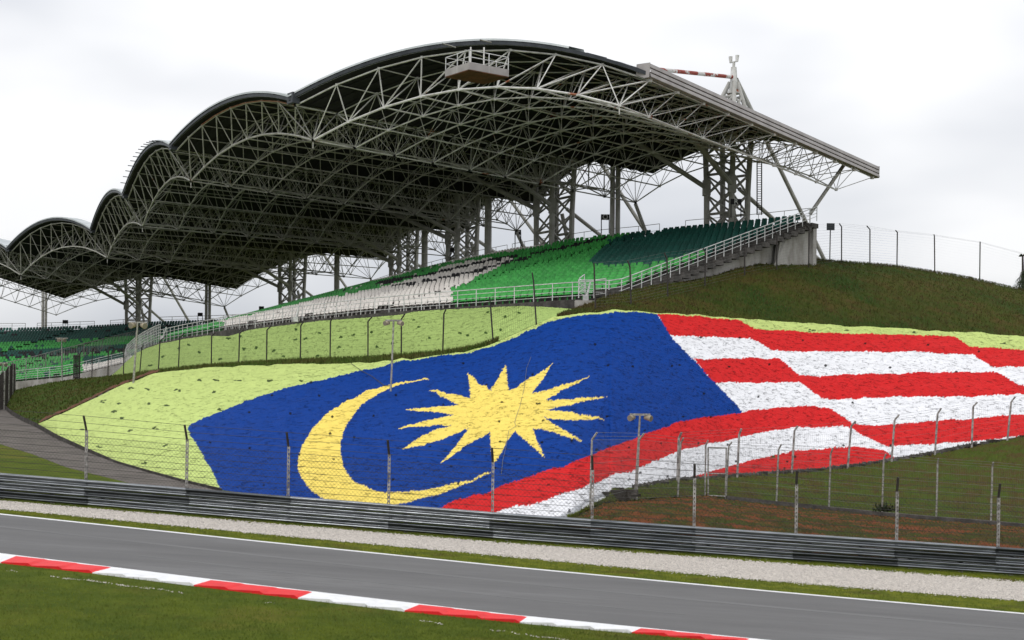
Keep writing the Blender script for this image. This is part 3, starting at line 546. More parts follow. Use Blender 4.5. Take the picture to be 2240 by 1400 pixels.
def build_seats(root, seats):
    """seats: (pos, yaw, colour key); 100 nearest are parts, the rest one part"""
    seats.sort(key=lambda s: np.linalg.norm(s[0] - np.array([0, 0, CZ])))
    off = np.array(root.location)
    for p, yaw, c in seats[:100]:
        o = bpy.data.objects.new('seat', seatme[c]); sc.collection.objects.link(o); o.parent = root; o.location = tuple(p - off); o.rotation_euler = (0, 0, yaw)
    rest = seats[100:]; keys = ['g', 't', 'c', 'k']; n = len(rest); nv = len(SV)
    V = np.zeros((n, nv, 3)); ya = np.array([s[1] for s in rest]); ca, sa = np.cos(ya)[:, None], np.sin(ya)[:, None]
    V[..., 0] = SV[None, :, 0] * ca - SV[None, :, 1] * sa; V[..., 1] = SV[None, :, 0] * sa + SV[None, :, 1] * ca; V[..., 2] = SV[None, :, 2]
    V += np.array([s[0] for s in rest])[:, None]; V -= off
    me = bpy.data.meshes.new('seats'); fs = []; mi = []
    for i, s in enumerate(rest):
        k_ = keys.index(s[2])
        for q in SF: fs.append([a + i * nv for a in q]); mi.append(k_)
    me.from_pydata(V.reshape(-1, 3).tolist(), [], fs)
    for m in (m_green, m_teal, m_cream, m_black): me.materials.append(m)
    me.polygons.foreach_set('material_index', mi); o = bpy.data.objects.new('seat_rows', me); sc.collection.objects.link(o); o.parent = root; o['kind'] = 'stuff'
def railing(name, pts, h, nrails, step, m, parent, r=.024, balusters=False, lo=.25):
    pts = [np.asarray(p, float) for p in pts]; L = np.concatenate([[0], np.cumsum([np.linalg.norm(b - a) for a, b in zip(pts[:-1], pts[1:])])])
    A = np.array(pts); at = lambda s: np.array([np.interp(s, L, A[:, i]) for i in range(3)])
    mb = MB(); n = max(2, int(L[-1] / step) + 1); ss = np.linspace(0, L[-1], n)
    for k in range(nrails):
        z = h * (lo + (1 - lo) * k / max(1, nrails - 1)) if nrails > 1 else h
        mb.poly([at(s) + [0, 0, z] for s in np.linspace(0, L[-1], max(len(pts) * 2, n))], r * (1.25 if k == nrails - 1 else .8), 5)
    for s in ss: mb.bar(at(s) - [0, 0, .05], at(s) + [0, 0, h], r * 1.2, 5)
    if balusters:
        for s in np.arange(0, L[-1], balusters): mb.bar(at(s) + [0, 0, .1], at(s) + [0, 0, h], r * .6, 4)
    return mb.build(name, m, parent)

st1 = [((1325, 652, 89.5), (1765, 484, 108)), ((1160, 661, 91), (1670, 494, 108.8)), ((1000, 672, 93.5), (1582, 503, 109.7)), ((880, 680, 95.5), (1490, 510, 111.4)), ((779, 689, 98.5), (1403, 521, 113.3)), ((652, 703, 103.5), (1287, 531, 117.2)), ((500, 721, 112.5), (1130, 555, 124.6)), ((400, 737, 122.3), (1004, 578, 133.8)), ((374, 742, 126), (890, 607, 142)), ((352, 748, 130), (783, 642, 150))]
B, T = stand_rows(st1, 25); NR = 25
root = thing('seating_stand', 'big curved seating stand with green, teal and cream seats under the canopy', 'grandstand', B[0])
def rowpt(k, j, B=B, T=T, NR=NR):
    t = k / NR; p = B[j] * (1 - t) + T[j] * t; return p
mb = MB(); n = len(B)
prev = None; lines = []
for k in range(NR + 1):
    R_ = np.array([rowpt(k, j) for j in range(n)])
    zlow = np.array([rowpt(max(0, k - 1), j)[2] for j in range(n)]) if k else R_[:, 2] - .9
    lowl = R_.copy(); lowl[:, 2] = zlow; lines.append(lowl); lines.append(R_)
mb.grid(np.array(lines)); ot = mb.build('terrace', m_concd, root)
mb = MB()  # end face closing the near side, and rear wall
side = []
for k in range(NR + 1):
    a = rowpt(k, 0); z0 = rowpt(max(0, k - 1), 0)[2] if k else a[2] - .5; side += [np.array([a[0], a[1], z0]), a]
e = np.array(st1[0][1]); rear = rowpt(NR, 0)
rows_b = np.array([T, T - [0, 0, 5.0]]); mb.grid(rows_b); mb.build('rear_wall', m_concd, root)
dirr = (T[0] - B[0]); dirr[2] = 0; rl = np.linalg.norm(dirr); dirr /= rl; nrm = np.array([dirr[1], -dirr[0], 0])  # towards the right
# stepped precast ends along the stair edge
for k in range(NR):
    mbs = MB(); a = rowpt(k, 0); b = rowpt(k + 1, 0); zt = a[2]; c = (a + b) / 2; c[2] = zt - .17 + .02
    mbs.box(c + nrm * .5, np.linalg.norm((b - a)[:2]) * .98, 1.0, .34, (dirr, nrm, np.array([0, 0, 1.])))
    mbs.build('step', m_concd, root)
# raked concrete wall under the steps, opening, and tall end wall
mb = MB(); lo = 1.45; pl = []
for k in range(0, 17):
    a = rowpt(k, 0); b = rowpt(k + 1, 0); z = a[2] - .36; pl += [np.array([a[0], a[1], z]), np.array([b[0], b[1], z])]
bot = [np.array([p[0], p[1], max(p[2] - 2.2, 6)]) for p in pl[::-1]]
mb.prism(pl + bot, nrm * .25); mb.build('raked_wall', m_conc, root, recalc=True)
mb = MB(); a = rowpt(16, 0); b = rowpt(25, 0); c0 = a * 1; pl = []
for k in range(16, 25):
    a_ = rowpt(k, 0); b_ = rowpt(k + 1, 0); z = a_[2] - .36; pl += [np.array([a_[0], a_[1], z]), np.array([b_[0], b_[1], z])]
bot = [np.array([pl[-1][0], pl[-1][1], 10.5]), np.array([pl[0][0], pl[0][1], 10.5])]
mb.prism([p - nrm * .5 for p in pl + bot], nrm * .2); mb.build('recessed_wall', m_conc, root, recalc=True)
mb = MB(); a = rowpt(20.6, 0) - [0, 0, .6]; b = rowpt(25.3, 0) - [0, 0, .45]
pl = [a, b, np.array([b[0], b[1], 10.5]), np.array([a[0], a[1], 10.5]) - dirr * 1.2]
mb.prism(pl, nrm * .3); mb.box((b + [b[0], b[1], 10.5]) / 2 + nrm * .3, .5, .5, b[2] - 10.5 + .3, (dirr, nrm, np.array([0, 0, 1.]))); mb.build('end_wall', m_conc, root, recalc=True)
mb = MB(); mb.bar(rowpt(21.2, 0) + nrm * .3 - [0, 0, .7], rowpt(19.3, 0) + nrm * .3 - [0, 0, 3.0], .1, 4); mb.build('diagonal_brace', m_conc, root)
# lower stepped rubble tier beside the raked wall
mb = MB()
for k in range(20):
    x = 1335 + k * 15; y = HC(x)[0] - 2; D = HC(x)[1] - 1.3; p = P(x, y, D); mb.box(p + [0, 0, -.05], rng.uniform(1.2, 2.2), 1.2, .42, (dirr, nrm, np.array([0, 0, 1.])))
mb.build('lower_steps', m_concd, root)
mb = MB(); r_, c_ = 9, 14; pts = np.zeros((r_, c_, 3)); cen = P(1660, 567, 106.0)
for i in range(r_):
    for j in range(c_):
        u = i / (r_ - 1) * 2 - 1; v = j / (c_ - 1) * 2 - 1; hgt = max(0, 1 - u * u) * max(0, 1 - v * v) * .85 + rng.normal() * .05; pts[i, j] = cen + dirr * v * 2.6 + nrm * u * 1.3 + np.array([0, 0, hgt * 1.1 - .4])
mb.grid(pts); o = mb.build('dirt_mound', m_dirt, smooth=True); struct(o)
# seats
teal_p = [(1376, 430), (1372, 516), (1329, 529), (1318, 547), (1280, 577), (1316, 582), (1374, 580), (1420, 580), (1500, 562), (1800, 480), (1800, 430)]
cream_p = [(380, 760), (395, 722), (600, 680), (707, 654), (771, 643), (832, 632), (857, 624), (893, 615), (939, 599), (975, 585), (1029, 573), (1082, 565), (1136, 565), (1100, 580), (1060, 600), (1020, 619), (985, 634), (986, 676), (650, 740)]
cream_t = [(743, 624), (868, 594), (950, 568), (1070, 542), (1190, 510), (1200, 521), (1100, 553), (1065, 557), (950, 580), (868, 606), (743, 634)]
lineA = [(820, 623), (950, 600), (1093, 567), (1211, 549), (1330, 522)]; lineB = [(853, 629), (950, 614), (1040, 596), (1122, 573), (1160, 566)]
green_l = [(380, 745), (395, 722), (470, 706), (500, 712), (478, 728), (400, 742)]
def pin(x, y, poly): return bool(inside(np.array([x]), np.array([y]), poly)[0])
aisles = []
for bxp in (812, 655, 530, 445, 395):
    j = int(np.argmin(np.abs(proj(B)[0] - bxp))); aisles.append(j)
seats = []; Lb = np.concatenate([[0], np.cumsum(np.linalg.norm(np.diff(B, axis=0), axis=1))])
for k in range(NR):
    A = np.array([rowpt(k + .62, j) for j in range(n)]); A[:, 2] = [rowpt(k, j)[2] for j in range(n)]
    L = np.concatenate([[0], np.cumsum(np.linalg.norm(np.diff(A, axis=0), axis=1))])
    s = .5 if k else 1.4
    while s < L[-1] - .3:
        p = np.array([np.interp(s, L, A[:, i]) for i in range(3)]); q = np.array([np.interp(s + .1, L, A[:, i]) for i in range(3)]); tg = q - p
        jj_ = np.interp(s, L, np.arange(n)); s += .5
        if any(abs(s - L[j]) < .62 for j in aisles): continue
        yaw = math.atan2(-tg[1], -tg[0]) + math.pi
        yaw = math.atan2(tg[1], tg[0]) + math.pi
        x, y = proj(p + [0, 0, .6]); c = 'g'
        if pin(x, y, cream_p): c = 'c'
        if pin(x, y, cream_t): c = 'c'
        if pin(x, y, green_l) or (x < 830 and k >= NR - 2): c = 'g'
        if 850 < x < 1190 and k >= NR - 2: c = 'c'
        for ln in (lineA, lineB):
            if ln[0][0] < x < ln[-1][0] and abs(y - np.interp(x, [q_[0] for q_ in ln], [q_[1] for q_ in ln]) ) < 2.6: c = 'k'
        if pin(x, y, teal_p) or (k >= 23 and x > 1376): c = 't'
        if c == 'c' and rng.uniform() < .012: continue
        if c == 'g' and x < 1050 and y < 640 and rng.uniform() < .10: c = 'k' if rng.uniform() < .6 else 'c'
        seats.append((p, yaw, c))
build_seats(root, seats)
# railings: front, stair, rear
frp = [P(x, y, D) for x, y, D in ((1300, 655, 88.6), (1240, 657.5, 88.8), (1160, 663, 90.2), (1000, 674, 92.6), (880, 683, 94.6), (779, 691, 97.5), (652, 704.5, 102.6), (551, 717, 108), (500, 722, 111.5), (450, 731, 116), (400, 739, 121.5), (374, 744, 125), (350, 749, 129))]
railing('front_railing', frp, 1.12, 4, 1.35, m_railing, root, r=.026)
railing('curved_railing', [P(x, y, D) for x, y, D in ((350, 749, 129), (335, 754, 132), (320, 761, 135.5), (308, 767, 138.5), (296, 774, 142), (285, 783, 145), (277, 791, 148), (273, 800, 150))], 1.65, 6, .8, m_railing, root, r=.028)
railing('stair_railing', [P(1266, 650, 87.6)] + [rowpt(k, 0) + nrm * .85 for k in (0, 5, 10, 15, 20, 25)], 1.05, 4, 1.06, m_railing, root, r=.028, lo=.3)
railing('gate_railing', [P(1280, 657, 88.4), P(1265, 650, 89.5), P(1278, 640, 90.5)], 1.15, 4, 1.0, m_railing, root, r=.026)
railing('gate_railing', [P(1300, 655, 88.6) , P(1325, 652, 88.2)], 1.2, 4, .9, m_railing, root, r=.026)
rr = [T[j] + dirr * .5 for j in range(n)]; px_t = proj(np.array(rr))[0]
railing('rear_railing', [p for p, x in zip(rr, px_t) if x > 1484], 1.05, 2, 1.9, m_post, root, r=.02, lo=.5)
railing('rear_railing', [p for p, x in zip(rr, px_t) if 1120 < x < 1448], 1.05, 2, 1.9, m_post, root, r=.02, lo=.5)
railing('rear_railing', [p for p, x in zip(rr, px_t) if x <= 1120], 1.05, 2, 1.9, m_post, root, r=.02, lo=.5)
for (a, b) in (((1281, 658, 88.2), (1292, 615, 88.2)), ((647, 703, 102), (654, 668, 102)), ((356, 742, 128), (364, 715, 128)), ((275, 778, 149), (279, 752, 149))):
    mb = MB(); mb.bar(P(*a), P(*b), .09, 6, .05, caps=True); mb.box(P(*a) + [0, 0, .15], .35, .3, .35); mb.build('stay_post', m_railing, root)
mb = MB(); S_ = []
for x, y, D in ((1320, 655, 88.9), (1240, 660, 88.6), (1160, 665, 90), (1000, 676, 92.4), (880, 685, 94.4), (779, 693, 97.3), (652, 706, 102.4), (500, 724, 111.3), (400, 741, 121.3), (350, 751, 129), (320, 763, 135.3), (296, 776, 142), (276, 794, 149)):
    p = P(x, y, D); S_.append([p - [0, 0, .55], p - [0, 0, -.12], p + [0, .9, .12], p + [0, .9, -.9]])
mb.grid(np.array(S_)); mb.build('front_kerb', m_concd, root)
mb = MB(); p = P(1284, 667, 87); mb.box(p, 1.5, .8, .5); mb.build('plinth', m_conc, root)

# second stand at the far left
st2 = [((276, 798, 153), (600, 702, 175)), ((150, 827, 158), (470, 708, 182)), ((30, 838, 163), (340, 711, 188)), ((-120, 845, 166), (215, 719, 194)), ((-260, 850, 170), (60, 724, 198)), ((-420, 850, 172), (-100, 724, 202))]
B2, T2 = stand_rows(st2, 24); NR2 = 24; n2 = len(B2)
root2 = thing('seating_stand', 'far seating stand at the left edge with dark rows above bright green rows', 'grandstand', B2[10])
rp2 = lambda k, j: B2[j] * (1 - k / NR2) + T2[j] * (k / NR2)
mb = MB(); lines = []
for k in range(NR2 + 1):
    R_ = np.array([rp2(k, j) for j in range(n2)]); low = R_.copy(); low[:, 2] = [rp2(max(0, k - 1), j)[2] for j in range(n2)] if k else R_[:, 2] - 2.2; lines += [low, R_]
mb.grid(np.array(lines)); mb.build('terrace', m_concd, root2)
mb = MB(); mb.grid(np.array([T2, T2 - [0, 0, 6]])); mb.build('rear_wall', m_concd, root2)
seats = []
for k in range(NR2):
    A = np.array([rp2(k + .62, j) for j in range(n2)]); A[:, 2] = [rp2(k, j)[2] for j in range(n2)]; L = np.concatenate([[0], np.cumsum(np.linalg.norm(np.diff(A, axis=0), axis=1))]); s = .4
    while s < L[-1] - .3:
        p = np.array([np.interp(s, L, A[:, i]) for i in range(3)]); q = np.array([np.interp(s + .1, L, A[:, i]) for i in range(3)]); tg = q - p; yaw = math.atan2(tg[1], tg[0]) + math.pi
        blk = int(s / 11.5); u = (s % 11.5); s += .5
        if u < 1.2: continue
        x, y = proj(p); t = k / NR2
        if x < -60: continue
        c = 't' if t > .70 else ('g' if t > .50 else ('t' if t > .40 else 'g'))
        if c == 'g' and rng.uniform() < .06: c = 't'
        if .36 < t < .5 and rng.uniform() < .5: c = 'k'
        if t < .3 and 180 < x: c = 'c' if t < .16 else 't'
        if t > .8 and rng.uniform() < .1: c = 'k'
        seats.append((p, yaw, c))
build_seats(root2, seats)
railing('front_railing', [P(*s[0]) + np.array([0, -.8, 0]) for s in st2[:5]], 1.35, 5, 2.0, m_railing, root2, r=.03)
railing('aisle_railing', [P(8, 826, 158), P(60, 814, 161), P(130, 795, 166), P(205, 775, 171), P(280, 756, 177), P(345, 742, 182), P(372, 738, 184)], 1.6, 2, 3, m_tower, root2, r=.035, balusters=.28, lo=.1)
rr2 = [T2[j] + np.array([.5, .6, 0]) for j in range(n2)]; px_t = proj(np.array(rr2))[0]
for lo_, hi_ in ((-200, 62), (80, 208), (232, 330), (338, 600)): railing('rear_railing', [p for p, x in zip(rr2, px_t) if lo_ < x < hi_], 1.1, 3, 2.2, m_post, root2, r=.028, lo=.35)
mb = MB(); S_ = [[P(x, y, D) + [0, -1.2, 0.1], P(x, y, D) + [0, -1.2, -3.0]] for (x, y, D), _ in st2]; mb.grid(np.array(S_)); mb.build('front_wall', m_conc, root2)

# ------------------------------------------------------------------ canopy
Fp = np.array([P(1422, 176, 88), P(646, 231, 96), P(384, 332, 113), P(280, 436, 133), P(208, 512, 152), P(23, 553, 167), P(-200, 548, 179)])
Vp = np.array([P(1355, 231, 86.8), P(685, 307, 96.8), P(418, 396, 114), P(312, 495, 134), P(235, 564, 153), P(46, 602, 168), P(-170, 600, 180)])
RV = np.array([P(1829, 415, 108), P(1390, 443, 114), P(1130, 505, 126), P(975, 560, 145), P(811, 610, 168), P(491, 671, 190), P(123, 689, 205)])
RTp = []
for k in range(7):
    d = RV[k] - Vp[k]; d[2] = 0; d /= np.linalg.norm(d); RTp.append(RV[k] + d * 1.6 + np.array([0, 0, 2.3]))
RTp = np.array(RTp); RTp[0] = P(1908, 388, 110.3)
riseT = [2.75, 1.65, 1.85, 1.75, 2.2, 2.2]; riseB = [2.2, 1.75, 1.9, 1.65, 2.2, 2.2]; riseR = [2.7, 2.3, 2.2, 2.2, 2.3, 2.3]
NU, NV = 8, 10
def surf(A0, A1, C0, C1, u, v, rise, riseR):
    p = (A0 * (1 - u) + A1 * u) * (1 - v) + (C0 * (1 - u) + C1 * u) * v
    p = p.copy(); p[2] += (rise * (1 - v) + riseR * v) * 4 * u * (1 - u); return p
canopy = thing('grandstand_canopy', 'wide wavy space-frame canopy roof over the seating on lattice towers', 'canopy roof', P(1582, 480, 112))
for b in range(6):
    T_ = lambda u, v: surf(Fp[b], Fp[b + 1], RTp[b], RTp[b + 1], u, v, riseT[b], riseR[b])
    B_ = lambda u, v: surf(Vp[b], Vp[b + 1], RV[b], RV[b + 1], u, v, riseB[b], riseR[b])
    tg = [[T_(i / NU, j / NV) for j in range(NV + 1)] for i in range(NU + 1)]
    bg_ = [[B_(i / NU, j / (NV - 1)) for j in range(NV)] for i in range(NU + 1)]
    mb = MB(); rt_, rb_, rw = .042, .052, .028
    for i in range(NU + 1):
        for j in range(NV + 1):
            if i < NU: mb.bar(tg[i][j], tg[i + 1][j], rt_ * (1.5 if j == 0 else 1), 5)
            if j < NV and not (b > 0 and i == 0): mb.bar(tg[i][j], tg[i][j + 1], rt_, 5)
        for j in range(NV):
            if i < NU: mb.bar(bg_[i][j], bg_[i + 1][j], rb_ * (1.5 if j == 0 else 1), 6)
            if j < NV - 1 and not (b > 0 and i == 0): mb.bar(bg_[i][j], bg_[i][j + 1], rb_, 6)
            rw = .045 if j == 0 else .028
            mb.bar(bg_[i][j], tg[i][j], rw, 4); mb.bar(bg_[i][j], tg[i][j + 1], rw, 4)
            if i == 0: mb.bar(bg_[0][j], tg[1][j], rw, 4)
            if i < NU: mb.bar(tg[i][j], bg_[i + 1][j], rw * 1.1, 4); mb.bar(bg_[i][j], tg[i + 1][j + 1], rw, 4)
            p = bg_[i][j]; mb.box(p, .2, .2, .16)
            mb.box(tg[i][j], .15, .15, .15)
    if True:
        mb.bar(Vp[b], Vp[b] - [0, 0, .55], .04, 4)
    mb.build('space_frame', m_steel if b else m_steelw, canopy)
    # deck
    nu, nv = 40, 12; up = np.array([0, 0, 1.])
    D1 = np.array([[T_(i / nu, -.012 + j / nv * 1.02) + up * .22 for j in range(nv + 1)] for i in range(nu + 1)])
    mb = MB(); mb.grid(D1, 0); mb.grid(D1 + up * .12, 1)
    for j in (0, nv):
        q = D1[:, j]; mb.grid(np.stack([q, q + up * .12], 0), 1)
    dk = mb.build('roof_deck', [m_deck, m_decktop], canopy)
    mb = MB()
    for j in range(1, 31): 
        v = j / 31; mb.poly([T_(i / 20, v) + up * .15 for i in range(21)], .045, 4)
    mb.build('purlins', m_deck, dk)
    # front fascia: dark gutter band following the arch
    fw_ = (Fp[b] - RTp[b]) * .5 + (Fp[b + 1] - RTp[b + 1]) * .5; fw_[2] = 0; fw_ /= np.linalg.norm(fw_)
    mb = MB(); seg = 26
    for i in range(seg):
        u0, u1 = i / seg, (i + 1) / seg; a, c = T_(u0, -.012) + fw_ * .12, T_(u1, -.012) + fw_ * .12
        zt = .48 - .02 * ((i * 7) % 3); a0, c0 = a + up * .24, c + up * .24; a1, c1 = a + up * zt, c + up * zt
        mb.add([a0, c0, c1, a1, a1 - fw_ * .5, c1 - fw_ * .5, a0 - fw_ * .5, c0 - fw_ * .5], [(0, 1, 2, 3), (3, 2, 5, 4), (0, 6, 7, 1), (0, 3, 4, 6), (1, 7, 5, 2)])
    mb.build('gutter_fascia', m_gutter, canopy)
    mb = MB(); q = [T_(i / 40, -.012) + fw_ * .05 for i in range(41)]
    if b == 0: q = q[8:]
    mb.grid(np.array([[p + up * .49 + fw_ * .13 for p in q], [p + up * .62 + fw_ * .10 for p in q], [p + up * .64 - fw_ * 1.2 for p in q], [p + up * .44 - fw_ * 1.3 for p in q]])); mb.build('roof_edge_sheet', m_decktop, canopy)
    if b == 1:
        mb = MB(); mb.poly([T_(i / NU, 0) + up * .02 + fw_ * .06 for i in range(0, NU - 1)], .05, 5); mb.build('rusty_chord', m_rust, canopy)
    if b == 2:
        for i in range(15):
            mb = MB(); a = T_(.10 + i * .058, -.012) + up * .5; mb.bar(a, a + fw_ * .25 + up * .05 - np.array([.38, 0, 0]), .035, 4); mb.build('edge_rod', m_gutter, canopy)
    # valley gutter box
    mb = MB(); d = RTp[b + 1] - Fp[b + 1]; d /= np.linalg.norm(d); s_ = np.cross(d, up); s_ /= np.linalg.norm(s_)
    mb.box(Fp[b + 1] + up * .45 - d * .15 , .8, .55, .72, (s_, d, np.cross(s_, d))); mb.build('gutter_outlet', m_gutter, canopy)
# side fascia on the near end: stepped cladding
d = RTp[0] - Fp[0]; L = np.linalg.norm(d); d /= L; s_ = np.cross(d, np.array([0, 0, 1.])); s_ /= np.linalg.norm(s_); upn = np.cross(s_, d)
if upn[2] < 0: upn = -upn
if s_[0] < 0: s_ = -s_
mb = MB(); a = Fp[0] - d * .45; b_ = RTp[0] + d * .55; prof = [(-.05, .04), (.16, .06), (.26, .08), (.26, .12), (.20, .32), (.02, .34), (.02, .38), (.22, .38), (.22, .42), (.16, .62), (-.02, .64), (-.02, .68), (.18, .68), (.18, .72), (.12, .94), (.0, .96), (-.6, .98)]
mb.grid(np.array([[p + s_ * (x + .1) + upn * z for x, z in prof] for p in (a + (b_ - a) * t for t in np.linspace(0, 1, 9))])); o = mb.build('side_fascia', m_cladding, canopy)
for p in (a - d * .03, b_ + d * .03): mb = MB(); mb.prism([p + s_ * .27 + upn * .05, p + s_ * .27 + upn * .97, p - s_ * .75 + upn * 1.0, p - s_ * .75 + upn * .3, p - s_ * .1 + upn * .05], d * .04); mb.build('fascia_cap', m_cladding, canopy, recalc=True)
for j in range(NV + 1):
    mb = MB(); p = Fp[0] + (RTp[0] - Fp[0]) * j / NV; mb.bar(p - [0, 0, .12], p + [0, 0, .12], .16, 8, caps=True); mb.build('edge_node', m_steelw, canopy)
mb = MB(); mb.bar(P(1772, 468, 107.5), P(1846, 361, 108.5), .15, 8, caps=True); mb.build('corner_strut', m_tower, canopy)
# lattice towers behind the top row
Tc = (RV[:-1] + RV[1:]) / 2
towx = [(1590, 112), (1212, 120.5), (1012, 137), (884, 157), (641, 179), (305, 198)]
for b, (tx, D) in enumerate(towx):
    c = P(tx, 480, D); c[2] = 0; rad = (RV[b] + RV[b + 1]) / 2 - (Vp[b] + Vp[b + 1]) / 2; rad[2] = 0; rad /= np.linalg.norm(rad); tan = np.array([rad[1], -rad[0], 0]); z_top = RV[b][2] * .5 + RV[b + 1][2] * .5 + 10.4; zb = z_top - 25
    tw = MB()
    def L_(r, t, z): return c + rad * r + tan * t + np.array([0, 0, z])
    zmid = z_top - 5.0; za = z_top - 9.6
    legs = [[(sr * .9, st * 1.1, zb), (sr * 1.0, st * 1.25, zmid - 5), (sr * 1.1, st * 1.45, zmid), (sr * .2 + .6, st * .22, z_top - 1.2)] for sr in (-1, 1) for st in (-1, 1)]
    for lg in legs:
        pts = [L_(*q) for q in lg]
        for i, rr_ in enumerate((.23, .22, .17)): tw.bar(pts[i], pts[i + 1], rr_, 8)
    def legp(l, z):
        for (r0, t0, z0), (r1, t1, z1_) in zip(l[:-1], l[1:]):
            if z0 <= z <= z1_: u = (z - z0) / (z1_ - z0); return L_(r0 + (r1 - r0) * u, t0 + (t1 - t0) * u, z)
        return L_(*l[-1])
    zz = list(np.arange(zb + 4, z_top - 2.2, 1.55))
    for (i, j) in ((0, 1), (2, 3), (0, 2), (1, 3)):
        for z0, z1_ in zip(zz[:-1], zz[1:]):
            tw.bar(legp(legs[i], z0), legp(legs[j], z1_), .085, 6); tw.bar(legp(legs[j], z0), legp(legs[i], z1_), .085, 6)
    for z0 in zz[::2]:
        for (i, j) in ((0, 1), (2, 3)): tw.bar(legp(legs[i], z0), legp(legs[j], z0), .11, 6)
    tower = tw.build('tower', m_tower, canopy)
    mb = MB(); ap = L_(.6, 0, z_top); mb.bar(L_(.6, 0, z_top - 1.9), ap, .36, 10, .22, caps=True); mb.bar(ap, ap + [0, 0, .4], .12, 6); mb.bar(L_(.6, 0, z_top - 2.1), L_(.6, 0, z_top - 1.9), .55, 12, caps=True)
    mb.bar(ap + [0, 0, .4] - tan * .3, ap + [0, 0, .9] - tan * .34, .12, 6, .17, caps=True); mb.bar(ap + [0, 0, .4] + tan * .3, ap + [0, 0, .9] + tan * .34, .12, 6, .17, caps=True); mb.bar(ap + [0, 0, .42] - tan * .35, ap + [0, 0, .42] + tan * .35, .06, 5)
    mb.build('mast_head', m_steelw, tower)
    mb = MB(); mb.bar(L_(.4, 0, z_top - .8), L_(-7.5, 0, z_top - 3.2) if b else P(1440, 152, 103), .15, 8, caps=True); mb.build('tie_beam', m_rustbeam, tower)
    foot = L_(14.5, .4, zb + 8) if b else P(1806, 574, 122)
    for p_, q_ in ((L_(.8, .1, z_top - .9), foot), (L_(1.0, .4, za), foot - rad * .6), (L_(1.1, -.5, za - .3), L_(3.6, -.5, zb + 6))): mb = MB(); mb.bar(p_, q_, .17, 8); mb.build('back_stay', m_tower, tower)
    # raking arms to the two neighbouring valleys
    for l_, t_ in ((0, -2.6), (1, 2.6)):
        mb = MB(); q_ = legp(legs[l_], za); mb.bar(q_, L_(-8.2, t_, za + 3.0), .2, 8); mb.box(q_, .6, .6, 1.2); mb.build('raking_arm', m_tower, tower)
for x, D, yb, yt, dbl in ((1346, 115, 500, 372, 1), (1068, 127, 575, 440, 0), (929, 147, 600, 505, 0), (737, 168, 655, 560, 0), (455, 190, 708, 630, 1), (97, 205, 728, 655, 1)):
    mb = MB()
    for q in ((-.22, .22) if dbl else (0,)): mb.bar(P(x, yb, D) + [q, 0, -5], P(x, yt, D) + [q, 0, 1.5], .2 if dbl else .32, 8)
    mb.build('column', m_tower, canopy)
for k in range(1, 6):
    mb = MB(); p = RV[k]; q = RV[k] - Vp[k]; q[2] = 0; q /= np.linalg.norm(q); mb.bar(p - [0, 0, .1], p + q * 4.5 - [0, 0, 8.5], .15, 6); mb.build('rear_prop', m_tower, canopy)
mb = MB(); mb.bar(P(1656, 350, 112), P(1656, 470, 112), .05, 5); mb.bar(P(1666, 350, 112), P(1666, 470, 112), .05, 5)
for y in range(354, 470, 5): mb.bar(P(1656, y, 112), P(1666, y, 112), .022, 4)
mb.build('ladder', m_postdark, canopy)
# camera platform hung from the front edge
pf = MB(); c = P(1043, 168, 85.4); ax = (np.array([.86, .5, 0]), np.array([-.5, .86, 0]), np.array([0, 0, 1.])); W, Dp = 2.5, 2.1
ax = (np.array([.80, .60, 0]), np.array([-.60, .80, 0]), np.array([0, 0, 1.]))
pl = thing('lighting_gantry', 'small railed maintenance platform hung under the front edge of the canopy', 'platform', c)
pf.box(c, W + .4, Dp + .4, .08, ax); pf.build('platform_deck', m_dirt, pl)
pf = MB()
for i, j in ((1, 0), (-1, 0), (0, 1), (0, -1)):
    cc = c + ax[0] * i * (W / 2 + .18) + ax[1] * j * (Dp / 2 + .18) + [0, 0, .22]; pf.box(cc, .05 if i else W + .42, .05 if j else Dp + .42, .42, ax)
pf.build('kick_plate', m_cladding, pl); pf = MB()
cs = [c + ax[0] * i * (W / 2 + .18) + ax[1] * j * (Dp / 2 + .18) for i, j in ((-1, -1), (1, -1), (1, 1), (-1, 1))]
for a, b_ in zip(cs, cs[1:] + cs[:1]):
    for h in (.75, 1.15): pf.bar(a + [0, 0, h], b_ + [0, 0, h], .028, 5)
    for t in (0, .5): q = a + (b_ - a) * t; pf.bar(q, q + [0, 0, 1.15], .032, 5)
pf.build('railing', m_railing, pl); pf = MB()
for p in (c + [.4, .3, 0], c + [-.4, .3, 0]): pf.bar(p, p + [0, .2, 1.9], .05, 5)
pf.build('hanger', m_steelw, pl)
for (x0, y0, x1, y1) in ((968, 95, 997, 104), (1050, 87, 1075, 93)):
    mb = MB(); mb.bar(P(x0, y0, 88), P(x1, y1, 88.5), .04, 4); mb.build('lightning_rod', m_post, canopy)

